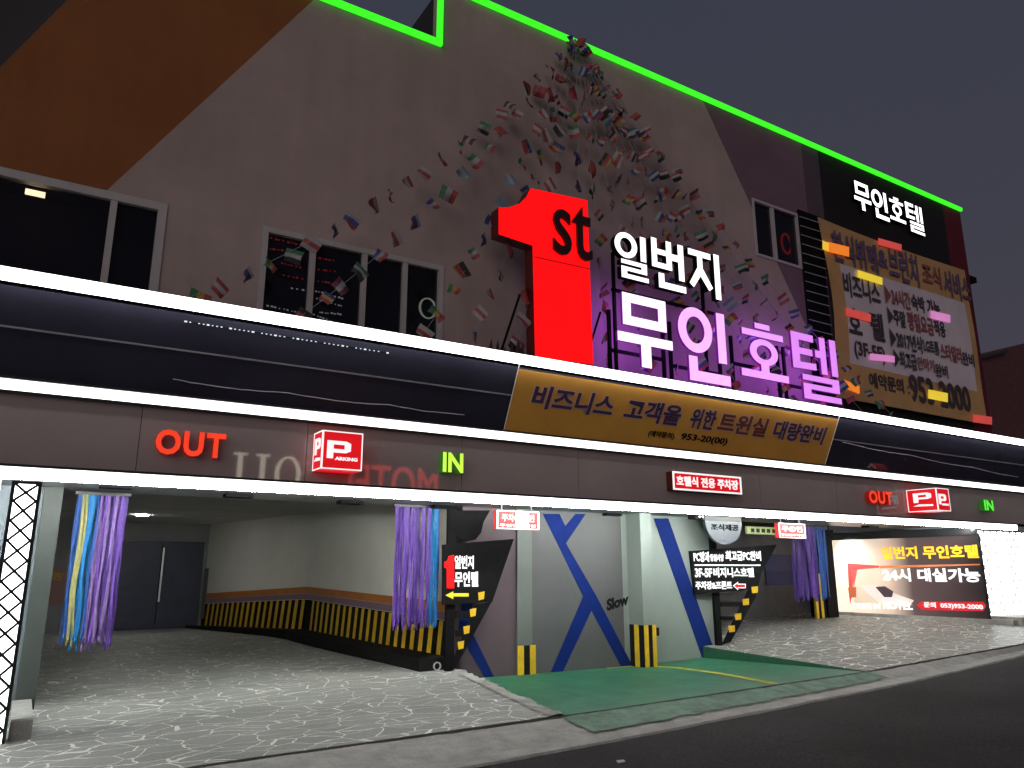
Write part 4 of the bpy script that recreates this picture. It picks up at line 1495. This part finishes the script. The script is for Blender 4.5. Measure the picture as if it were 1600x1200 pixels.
# ---- ochre banner hung on the leaning canopy panel
PBn = Plane(PS.pt(0, 0, .05), PS.u, PS.v)
a = PBn.px(786, 668); c = PBn.px(1288, 722); tl = PBn.px(812, 572); tr = PBn.px(1311, 656)
xl, xr = (a[0] + tl[0]) / 2, (c[0] + tr[0]) / 2
t = thing('canopy_banner', 'long ochre cloth banner with purple writing hung on canopy below big letters', 'banner', (xl, YS1 - .05, 3.7), 'cloth banners on the hotel')
b0, b1 = .03, LS - .02
cloth('cloth', PBn, ((xl, b0), (xr, b0), (xr, b1), (xl, b1)), 40, 8, .006, M_ban, t)
TB = [('비즈니스', 829, 962, 594, 656, 0), ('고객을', 974, 1066, 620, 667, 0), ('위한', 1076, 1118, 637, 678, 0), ('트윈실', 1120, 1200, 642, 685, 1), ('대량완비', 1206, 1290, 652, 700, 0)]
zt, zb_ = LS * .80, LS * .41
for txt, x0, x1, yt, yb_, br_ in TB:
    a = PBn.px(x0, (yt + yb_) / 2)[0]; c = PBn.px(x1, (yt + yb_) / 2)[0]
    q = MB(); q.text(PBn, txt, a, zb_, c, zt, .012, .0145, .055, shear=.08); q.build('lettering_outline', M_ban_edge, t)
    q = MB(); q.text(PBn, txt, a + .015, zb_ + .012, c - .015, zt - .012, .0155, .018, .032, shear=.08); q.build('lettering', M_ban_brown if br_ else M_ban_purple, t)
q = MB()
a = PBn.px(1009, 690)[0]; c = PBn.px(1050, 692)[0]; e = PBn.px(1060, 694)[0]; g_ = PBn.px(1133, 700)[0]
q.text(PBn, '(예약문의)', a, LS * .17, c, LS * .30, .012, .015, .025); q.build('lettering', M_black, t); q = MB(); q.text(PBn, '953-20(00)', e, LS * .17, g_, LS * .32, .012, .015, .03, shear=.15)
q.build('lettering', M_black, t)
for xx in (xl, xr):
    MB().tube([PBn.pt(xx, b0 - .02, .01), PBn.pt(xx, b1 + .12, .01)], .006).build('rope', M_white_print, t)

# ---- tall banner on the right of the upper wall
PN = facade(YW - .16)
t = thing('wall_banner', 'tall ochre and white cloth banner listing hotel offers on upper wall', 'banner', (18, YW, 5), 'cloth banners on the hotel')
tl, tr, br, bl = PN.px(1281, 340), PN.px(1506, 424), PN.px(1545, 666), PN.px(1333, 612)
X0b, X1b = PN.px(1292, 450)[0], (tr[0] + br[0]) / 2
Z1b, Z0b = tl[1], br[1] + .04
WB, HB = X1b - X0b, Z1b - Z0b
q = MB(); vs = []; nu, nv = 24, 30


def bx_(s_, r_):
    pull = .34 * (1 - s_) * (4 * r_ * (1 - r_)) * .8
    top_sag = -.10 * math.sin(math.pi * s_) * r_
    d_ = .02 * math.sin(6 * s_ + 4 * r_) + .02 * math.sin(11 * r_)
    return X0b - .12 * (1 - s_) * (2 * abs(r_ - .5)) + pull * .55, X0b, d_, top_sag


for j in range(nv + 1):
    for i in range(nu + 1):
        s_, r_ = i / nu, j / nv
        pull = .22 * (1 - s_) ** 2 * (4 * r_ * (1 - r_)) - .08 * (1 - s_) ** 2
        d_ = .012 * math.sin(6 * s_ + 4 * r_) + .010 * math.sin(11 * r_ + 2)
        vs.append(PN.pt(X0b + WB * s_ + pull, Z0b + HB * r_ - .07 * math.sin(math.pi * s_) * (r_ > .99), d_))
fs = []; ms = []
for j in range(nv):
    for i in range(nu):
        k_ = j * (nu + 1) + i
        fs.append((k_, k_ + 1, k_ + nu + 2, k_ + nu + 1))
q.add(vs, fs)
M_banw = mat('banner_white_field', (0.60, 0.53, 0.58), 0.6, var=.08, scale=1.0)
for fi in range(len(q.f)):
    i, j = fi % nu, fi // nu
    if 2 <= i < nu - 1 and 6 <= j < 23:
        q.m[fi] = 1
q.build('cloth', [mat('wall_banner_ochre', (0.50, 0.29, 0.12), .6, var=.12, scale=1.1), M_banw], t, smooth=True)
D0, D1 = .03, .034


def brow(txt, x0, x1, yt, yb_, m, bold=.025):
    q = MB(); xm_ = (x0 + x1) / 2
    a_ = PN.px(x0, (yt + yb_) / 2)[0]; c_ = PN.px(x1, (yt + yb_) / 2)[0]
    q.text(PN, txt, a_, PN.px(xm_, yb_)[1], c_, PN.px(xm_, yt)[1], D0, D1, bold); q.build('lettering', m, t)


M_bdark = mat('banner_dark_print', (.05, .035, .05), .6)
M_bpur = mat('banner_violet_print', (.11, .07, .15), .6)
M_bred = mat('banner_red_print', (.26, .07, .07), .6)
brow('한식뷔페', 1300, 1368, 372, 418, M_bpur)
brow('&', 1371, 1385, 392, 418, M_bpur)
brow('브런치', 1388, 1432, 393, 442, M_bpur)
brow('조식', 1440, 1468, 415, 448, M_bred)
brow('서비스', 1474, 1513, 428, 468, M_bpur)
brow('비즈니스', 1317, 1372, 433, 470, M_bdark)
brow('호', 1324, 1344, 483, 522, M_bdark)
brow('텔', 1359, 1379, 490, 532, M_bdark)
brow('(3F-5F)', 1334, 1381, 538, 566, M_bdark)
brow('▶24시간', 1382, 1420, 452, 480, M_bred)
brow('숙박 가능', 1423, 1466, 466, 490, M_bdark)
brow('▶주말', 1386, 1413, 484, 510, M_bdark)
brow('평일요금', 1417, 1456, 492, 520, M_bred)
brow('적용', 1458, 1475, 502, 526, M_bdark)
brow('▶2017년식', 1390, 1438, 520, 548, M_bdark)
brow("'LG트롬", 1440, 1465, 532, 552, M_bdark)
brow('스타일러', 1468, 1500, 540, 565, M_bred)
brow('완비', 1502, 1520, 552, 572, M_bdark)
brow('▶최고급', 1396, 1430, 550, 577, M_bdark)
brow('안마기', 1432, 1458, 560, 580, M_bred)
brow('완비', 1460, 1479, 570, 590, M_bdark)
brow('예약문의 :', 1357, 1418, 588, 612, M_bdark)
brow('953-2000', 1421, 1513, 595, 636, M_bdark, .03)
# small glowing coloured plates set over the banner
for (x0, y0, wpx, hpx, sl, colr, nm) in ((1283, 377, 9, 13, 4, (.9, .55, .05), 'amber'), (1291, 379, 33, 15, 8, (.9, .22, .02), 'orange'), (1370, 373, 36, 10, 10, (.55, .06, .05), 'red'), (1338, 423, 38, 11, 12, (.80, .58, .04), 'yellow'),
                                     (1320, 482, 38, 12, 10, (.62, .06, .07), 'red'), (1452, 486, 30, 12, 7, (.62, .22, .50), 'pink'), (1357, 553, 38, 10, 4, (.62, .22, .45), 'pink'), (1448, 609, 30, 14, 6, (.85, .55, .03), 'yellow'), (1518, 648, 29, 12, 4, (.75, .05, .10), 'red'), (1316, 594, 24, 12, 10, (.60, .10, .03), 'orange')):
    pts = [PN.px(x0, y0), PN.px(x0 + wpx, y0 + sl), PN.px(x0 + wpx, y0 + sl + hpx), PN.px(x0, y0 + hpx)]
    MB().prism(PN, pts, .036, .05).build('lit_plate', glow('lit_plate_' + nm, colr, .85), t)
# lacing ropes down both edges, over a dark louvre
q = MB(); q2 = MB()
for i in range(19):
    z_ = Z0b + HB * (i + .5) / 19
    q.tube([PN.pt(X0b - .62, z_ + .03, -.10), PN.pt(X0b + .02, z_ - .03, .01)], .008, 5)
    q.tube([PN.pt(X1b - .02, z_ - .1, .01), PN.pt(X1b + .22, z_ + .02, -.15)], .007, 5)
q.build('lacing', mat('lacing_rope', (.40, .38, .42), .7), t)
MB().rect(PW, X0b - .62, Z0b - .1, X0b + .15, Z1b + .1, .004, .05).build('louvre_panel', M_black, hotel)

# small dark box and bracket on the far wall corner
p = PW.px(1518, 435)
t = thing('corner_lamp', 'small dark lamp box on the far right wall corner', 'lamp', (XR, YW, p[1]))
MB().box((XR + .03, YW + .02, p[1] - .06), (XR + .42, YW + .26, p[1] + .10)).build('housing', M_black, t)
MB().box((XR - .001, YW + .08, p[1] - .03), (XR + .029, YW + .2, p[1] + .05)).build('bracket', M_dark_metal, t)

# ================================================================== STRIP CURTAINS
def curtain(label, y, x0p, x1p, ytop, ybot, cols, n, seed, group, lean=0.0):
    pl = facade(y)
    rr = random.Random(seed)
    a0, a1 = pl.px(x0p[0], 850)[0], pl.px(x1p[0], 850)[0]
    zt, zb_ = pl.px((x0p[0] + x1p[0]) / 2, ytop)[1], pl.px((x0p[1] + x1p[1]) / 2, ybot)[1]
    t = thing('strip_curtain', label, 'curtain', ((a0 + a1) / 2, y, zt), group)
    MB().box((a0 - .03, y - .03, zt), (a1 + .03, y + .03, zt + .04)).build('rail', M_dark_metal, t)
    for i in range(n):
        f_ = (i + .5) / n
        cm = None
        for lim, m_ in cols:
            if f_ <= lim:
                cm = m_; break
        q = MB(); wv = (a1 - a0) / n * rr.uniform(1.5, 2.4)
        x = a0 + (a1 - a0) * f_ + rr.uniform(-.004, .004); yy = y + rr.uniform(-.05, .05)
        ph, am = rr.uniform(0, 6), rr.uniform(.004, .012)
        zend = zb_ + rr.uniform(-.05, .10)
        ns = 12; vs = []; fs = []
        tw = rr.uniform(-.6, .6)
        for k_ in range(ns + 1):
            g = k_ / ns
            z_ = zt + (zend - zt) * g
            xo = am * math.sin(ph + g * 9) * (1 + g) + lean * g
            yo = am * math.cos(ph + g * 7)
            an = tw + .5 * math.sin(ph + g * 5)
            dx, dyv = math.cos(an) * wv / 2, math.sin(an) * wv / 2
            if k_ == ns: dx *= .5
            vs += [(x + xo - dx, yy + yo - dyv, z_), (x + xo + dx, yy + yo + dyv, z_)]
        for k_ in range(ns):
            fs.append((k_ * 2, k_ * 2 + 2, k_ * 2 + 3, k_ * 2 + 1))
        q.add(vs, fs)
        # tassel
        q.tube([(x + xo, yy + yo, zend + .07), (x + xo, yy + yo, zend)], .012, 5)
        q.build('strand', cm, t, smooth=True)
    return t


M_sp = mat('violet_vinyl', (0.109, 0.050, 0.277), .5, var=.25, scale=14, spec=.2)
M_sp2 = mat('deep_violet_vinyl', (0.056, 0.026, 0.158), .5, var=.25, scale=14, spec=.2)
M_sl = mat('lilac_vinyl', (0.218, 0.132, 0.343), .5, var=.25, scale=14, spec=.2)
M_sb = mat('azure_vinyl', (0.013, 0.145, 0.363), .5, var=.2, scale=14, spec=.2)
M_sb2 = mat('blue_vinyl', (0.020, 0.066, 0.238), .5, var=.2, scale=14, spec=.2)
M_sy = mat('straw_vinyl', (0.264, 0.264, 0.106), .5, var=.2, scale=14, spec=.2)
curtain('blue, straw and violet strip curtain at left side of left garage mouth', 11.55, (112, 98), (192, 178), 774, 1011,
        [(.10, M_sb2), (.20, M_sy), (.38, M_sb), (.46, M_sb2), (.52, M_sl), (.60, M_sp), (.66, M_sl), (.74, M_sp2), (.80, M_sl), (.92, M_sp), (1.0, M_sp2)], 40, 21, 'strip curtains in the garage mouths')
curtain('violet strip curtain with blue edge at right side of left garage mouth', 11.6, (616, 613), (687, 685), 793, 980,
        [(.45, M_sp), (.56, M_sp2), (.62, M_sp), (.68, M_sl), (.78, M_sp), (.90, M_sb), (1, M_sb2)], 44, 22, 'strip curtains in the garage mouths')
curtain('dark violet strip curtain with blue edge inside the right bay', 12.6, (1238, 1240), (1288, 1290), 824, 938,
        [(.5, M_sp2), (.6, M_sp), (.7, M_sp2), (.85, M_sb2), (1, M_sb2)], 40, 23, 'strip curtains in the garage mouths')

# ================================================================== KERB BLOCK, POLE, SMALL THINGS
t = thing('rubber_kerb', 'long black kerb block with pale pipe end along the striped garage wall', 'kerb', (XGR - .4, YC + .35, 0))
q = MB()
q.add([(XGR - .52, YC + .12, 0.0), (XGR - .06, YC + .12, .03), (XGR - .06, YC + .12, .25), (XGR - .52, YC + .12, .22),
       (BEND[0] - .46, BEND[1], -.02), (BEND[0] - .02, BEND[1], -.02), (BEND[0] - .02, BEND[1], .22), (BEND[0] - .46, BEND[1], .22)],
      [(0, 1, 2, 3), (4, 7, 6, 5), (3, 2, 6, 7), (0, 3, 7, 4), (0, 4, 5, 1), (1, 5, 6, 2)])
q.add([(BEND[0] - .46, BEND[1] + .01, -.02), (BEND[0] - .02, BEND[1] + .01, -.02), (BEND[0] - .02, BEND[1] + .01, .22), (BEND[0] - .46, BEND[1] + .01, .22),
       (BACKR[0] - .46, BACKR[1] - .1, -.3), (BACKR[0] - .04, BACKR[1] - .1, -.3), (BACKR[0] - .04, BACKR[1] - .1, .0), (BACKR[0] - .46, BACKR[1] - .1, .0)],
      [(0, 1, 2, 3), (4, 7, 6, 5), (3, 2, 6, 7), (0, 3, 7, 4), (0, 4, 5, 1), (1, 5, 6, 2)])
q.build('block', M_blk, t)
pe = facade(YC + .12)
q = MB(); q.ring(pe, XGR - .22, .11, .065, .065, .016, .016, .002, .03); q.build('pipe_end', mat('pipe_grey', (.5, .5, .5), .5), t)
t = thing('guard_pole', 'thin yellow guard pole at foot of the left wing sign post', 'pole', (5.85, YC - .02, 0))
MB().tube([(5.9, YC - .02, 0), (5.9, YC - .02, .95)], .035, 10).build('shaft', M_yel, t, smooth=True)
MB().tube([(5.9, YC - .02, .951), (5.9, YC - .02, .97)], .038, 10).build('cap', M_blk, t)

d = ray(1060, 806); k = (ZSOF - .02 - EYE.z) / d.z; p = EYE + d * k
yy = min(p.y, 10.9)
t = thing('security_camera', 'small black security camera under canopy above blue diagonal band', 'camera', (p.x, 10.6, ZSOF))
MB().box((p.x - .12, 10.52, ZSOF - .11), (p.x + .12, 10.72, ZSOF - .03)).build('housing', M_black, t)
MB().box((p.x - .03, 10.6, ZSOF - .029), (p.x + .03, 10.66, ZSOF - .001)).build('mount', M_dark_metal, t)
for dx in (-.03, .05):
    MB().tube([(p.x + dx, 10.519, ZSOF - .07), (p.x + dx, 10.50, ZSOF - .07)], .02, 10).build('lens_ring', M_white_print, t)

d = ray(970, 1196); k = (-.2 - EYE.z) / d.z; p = EYE + d * k
zz = street(p.x) - .11
tag(MB().add([(p.x - .05, p.y - .02, zz + .03), (p.x + .05, p.y - .01, zz + .028), (p.x + .055, p.y + .02, zz + .04), (p.x - .04, p.y + .02, zz + .045)], [(0, 1, 2, 3)]).build('paper_scrap', M_white_print),
    'tiny white paper scrap lying on the dark asphalt', 'litter')

# ================================================================== FLAG STRINGS
FC = {'red': (.42, .035, .04), 'white': (.38, .37, .38), 'blue': (.03, .06, .25), 'green': (.03, .20, .09), 'black': (.015, .015, .015), 'gold': (.50, .30, .03), 'sky': (.15, .30, .45), 'maroon': (.16, .02, .05)}
FM = {k_: mat('flag_' + k_, tuple((c_ * .8 + sum(v_) / 3 * .2) * .72 for c_ in v_), .65, var=.1, scale=8) for k_, v_ in FC.items()}
DES = [('h', 'black red gold'), ('v', 'green white red'), ('v', 'blue white red'), ('h', 'red white red'), ('h', 'white blue red'), ('v', 'red red red'), ('h', 'blue gold red'), ('h', 'green white black'),
       ('h', 'red white black'), ('v', 'maroon white maroon'), ('h', 'sky white sky'), ('h', 'white red white'), ('h', 'blue white blue'), ('v', 'green gold red')]
flag_meshes = []
rf = random.Random(8)
for kind_, cs in DES:
    cs = cs.split()
    for var in range(2):
        q = MB(); nu, nv = 6, 6
        bend = rf.uniform(.5, 1.5); ph = rf.uniform(0, 6); vs = []
        sk = rf.uniform(-.25, .25)
        for j in range(nv + 1):
            for i in range(nu + 1):
                s_, r_ = i / nu, j / nv
                y_ = .05 * math.sin(ph + s_ * 4 * bend + r_ * 2) * r_ + .03 * math.sin(ph * 2 + r_ * 5)
                vs.append(((s_ - .5) * .30 * (1 - .15 * r_) + sk * .2 * r_, y_, -r_ * .22))
        q.v = vs
        for j in range(nv):
            for i in range(nu):
                k_ = j * (nu + 1) + i
                q.f.append((k_, k_ + nu + 1, k_ + nu + 2, k_ + 1)); q.m.append((j if kind_ == 'h' else i) // 2)
        o = q.build('flag', [FM[c_] for c_ in cs])
        o.data.polygons.foreach_set('use_smooth', [True] * len(o.data.polygons))
        flag_meshes.append(o.data)
        bpy.data.objects.remove(o)

ap = PW.px(893, 72)
APEX = Vector((ap[0], YW - .12, ZHI + .02))
YE = 9.95
PE = facade(YE)
STR = [  # end pixel x on the canopy edge, flags, sag, label
    (285, 21, .75, 'farthest left, ending over the canopy before the left window'),
    (455, 17, .55, 'ending in front of the middle window'),
    (655, 15, .5, 'ending just right of the middle window'),
    (728, 14, .4, 'coming down just left of the red numeral'),
    (800, 13, .3, 'ending beside the left foot of the red numeral'),
    (905, 12, .25, 'passing behind the red numeral'),
    (950, 12, .25, 'coming down between red numeral and white letters'),
    (1010, 13, .3, 'passing behind the white letters 일번지'),
    (1060, 14, .3, 'passing behind the violet letter 인'),
    (1105, 15, .35, 'passing behind the gap of violet letters 인 and 호'),
    (1150, 16, .4, 'passing behind the violet letter 호'),
    (1200, 17, .45, 'ending between violet letters 호 and 텔'),
    (1245, 18, .5, 'ending behind the violet letter 텔'),
    (1300, 19, .55, 'ending at lower left corner of wall banner'),
    (1350, 20, .6, 'ending under the wall banner, second from right'),
    (1400, 21, .65, 'farthest right, crossing the small upper window'),
]
for si, (xe, nf, sag, where) in enumerate(STR):
    x_end = PE.px(xe, 426 + .1675 * xe - 14)[0]
    E_ = Vector((x_end, YE + rf.uniform(-.1, .1), ZD + rf.uniform(.02, .25)))
    pts = []
    N_ = 28
    for i in range(N_ + 1):
        f_ = i / N_
        p_ = APEX.lerp(E_, f_)
        p_.z -= sag * 4 * f_ * (1 - f_) * .8
        p_.y -= .10 * math.sin(math.pi * f_)
        pts.append(p_)
    t = thing('flag_string', 'string of small flags ' + where, 'bunting', APEX, 'flag strings fanned from the roof edge')
    MB().tube(pts, .004, 4).build('cord', mat('grey_cord', (.30, .28, .30), .8), t)
    Ln = (E_ - APEX).length
    nf += 2
    for fi in range(nf):
        f_ = (fi + .35 + rf.uniform(-.2, .2)) / nf
        f_ = f_ ** 1.0
        k_ = min(int(f_ * N_), N_ - 1)
        p_ = pts[k_].lerp(pts[k_ + 1], f_ * N_ - k_)
        o = bpy.data.objects.new('flag', rf.choice(flag_meshes))
        COL.objects.link(o)
        o.parent = t
        o.location = p_ - APEX + Vector((0, -.02, -.004))
        tilt = math.atan2((pts[k_ + 1] - pts[k_]).z, (pts[k_ + 1] - pts[k_]).x)
        if tilt < -math.pi / 2: tilt += math.pi
        if tilt > math.pi / 2: tilt -= math.pi
        s_ = rf.uniform(.62, .98)
        if f_ < .16: s_ *= .8
        o.scale = (s_, s_, s_)
        o.rotation_euler = (rf.uniform(-.5, .5), tilt * rf.uniform(.4, .95), rf.uniform(-1.0, 1.0))

# ================================================================== NEIGHBOURS
Yn = 24.0
Pn = facade(Yn)
t = thing('neighbour_building', 'dark red brown neighbouring house with sloped roof beyond the hotel', 'building', (40, Yn, 1))
pts = [Pn.px(x, y) for x, y in ((1534, 560), (1566, 552), (1570, 545), (1600, 538), (1760, 500), (1760, 880), (1520, 880))]
MB().prism(Pn, pts, -6, 0).build('wall', mat('maroon_brick', (.10, .032, .035), .8, var=.25, scale=3), t)
r0, r1, r2 = Pn.px(1530, 562), Pn.px(1568, 552), Pn.px(1760, 499)
q = MB(); q.prism(Pn, [r0, r1, (r1[0], r1[1] + .18), (r0[0], r0[1] + .15)], -6, .3); q.build('eave', M_roof, t)

# lit shop signs across the street (behind the viewer): seen mirrored in the glossy fascia
def across(label, word, pxs, col, st):
    Yv = 24.0                                   # mirrored depth; the sign itself stands at 2*YB - Yv
    pl = facade(Yv)
    Yr = 2 * YB - Yv
    x0, x1, yt, yb_ = pxs
    xa, xb = pl.px(x0, yt)[0], pl.px(x1, yt)[0]
    zt, zb_ = pl.px(x0, yt)[1], pl.px(x0, yb_)[1]
    mp_ = Plane((0, Yr, 0), (-1, 0, 0), (0, 0, 1))
    t = thing('shop_sign', label, 'sign', ((xa + xb) / 2, Yr, zb_), 'lit signs across the street')
    MB().box((xa - .3, Yr - .3, zb_ - .3), (xb + .3, Yr - .05, zt + .3)).build('board', M_black, t)
    q = MB()
    if word == 'OIL':
        H_ = zt - zb_; L_ = xb - xa
        q.ring(mp_, -xb + L_ * .18, zb_ + H_ * .5, L_ * .18, H_ * .5, L_ * .055, H_ * .05, -.04, .05)
        for (u0, u1) in ((.50, .56), (.80, .86)):
            q.rect(mp_, -xb + L_ * u0, zb_ + H_ * .05, -xb + L_ * u1, zb_ + H_ * .95, -.04, .05)
            q.rect(mp_, -xb + L_ * (u0 - .06), zb_ + H_ * .951, -xb + L_ * (u1 + .06), zb_ + H_, -.04, .05)
            q.rect(mp_, -xb + L_ * (u0 - .06), zb_, -xb + L_ * (u1 + (.06 if u0 < .7 else .14)), zb_ + H_ * .049, -.04, .05)
        q.rect(mp_, -xb + L_ * .97, zb_ + H_ * .05, -xb + L_, zb_ + H_ * .2, -.04, .05)
    else:
        q.text(mp_, word, -xb, zb_, -xa, zt, -.04, .05, .0)
    q.build('lettering', glow('across_' + word.lower(), col, st), t)
    for xx in (xa, xb):
        MB().bar((xx, Yr - .2, -.3), (xx, Yr - .2, zb_ - .3), .12).build('post', M_black, t)


across('cream lit sign OIL across the street, mirrored in the fascia', 'OIL', (356, 472, 706, 765), (.85, .80, .62), 6.5)
across('red lit sign MOTEL across the street, mirrored in the fascia', 'MOTEL', (530, 684, 722, 778), (1, .07, .06), 5.0)

# loose wires clipped to the leaning panel
for x0, y0, x1, y1, lab in ((270, 592, 725, 646, 'thin pale wire sagging above the middle light strip over OUT'), (1315, 690, 1590, 744, 'thin pale wire under the panel trim right of the ochre canopy banner')):
    A_ = PS.px(x0, y0); B_ = PS.px(x1, y1)
    pts = []
    for i in range(41):
        f_ = i / 40
        pts.append(PS.pt(A_[0] + (B_[0] - A_[0]) * f_, A_[1] + (B_[1] - A_[1]) * f_ - .03 * abs(math.sin(f_ * 9)) + rd.uniform(-.004, .004), .02))
    tag(MB().tube(pts, .007, 5).build('cable', mat('pale_wire', (.38, .37, .42), .5)), lab, 'cable', 'wires on the canopy panel')

# dark crumpled cloth left on the canopy deck
p0_ = PL.px(768, 556)[0]
rc = random.Random(2)
q = MB()
n_ = 16
vs = []
for i in range(n_ + 1):
    x = p0_ + .62 * i / n_
    h = .10 + .16 * (i % 3 == 1) * rc.uniform(.5, 1.1) + .05 * rc.random() + .10 * (i > 11)
    vs += [(x, YL - .02 + rc.uniform(-.04, .04), ZD + .004), (x + rc.uniform(-.02, .02), YL + .06, ZD + h), (x, YL + .2, ZD + .004)]
fs = []
for i in range(n_):
    for j in range(2):
        fs.append((i * 3 + j, (i + 1) * 3 + j, (i + 1) * 3 + j + 1, i * 3 + j + 1))
q.add(vs, fs)
tag(q.build('crumpled_cloth', mat('dark_maroon_cloth', (.035, .008, .012), .8, var=.3, scale=9)), 'dark maroon crumpled cloth lying on canopy left of the red numeral foot', 'cloth')
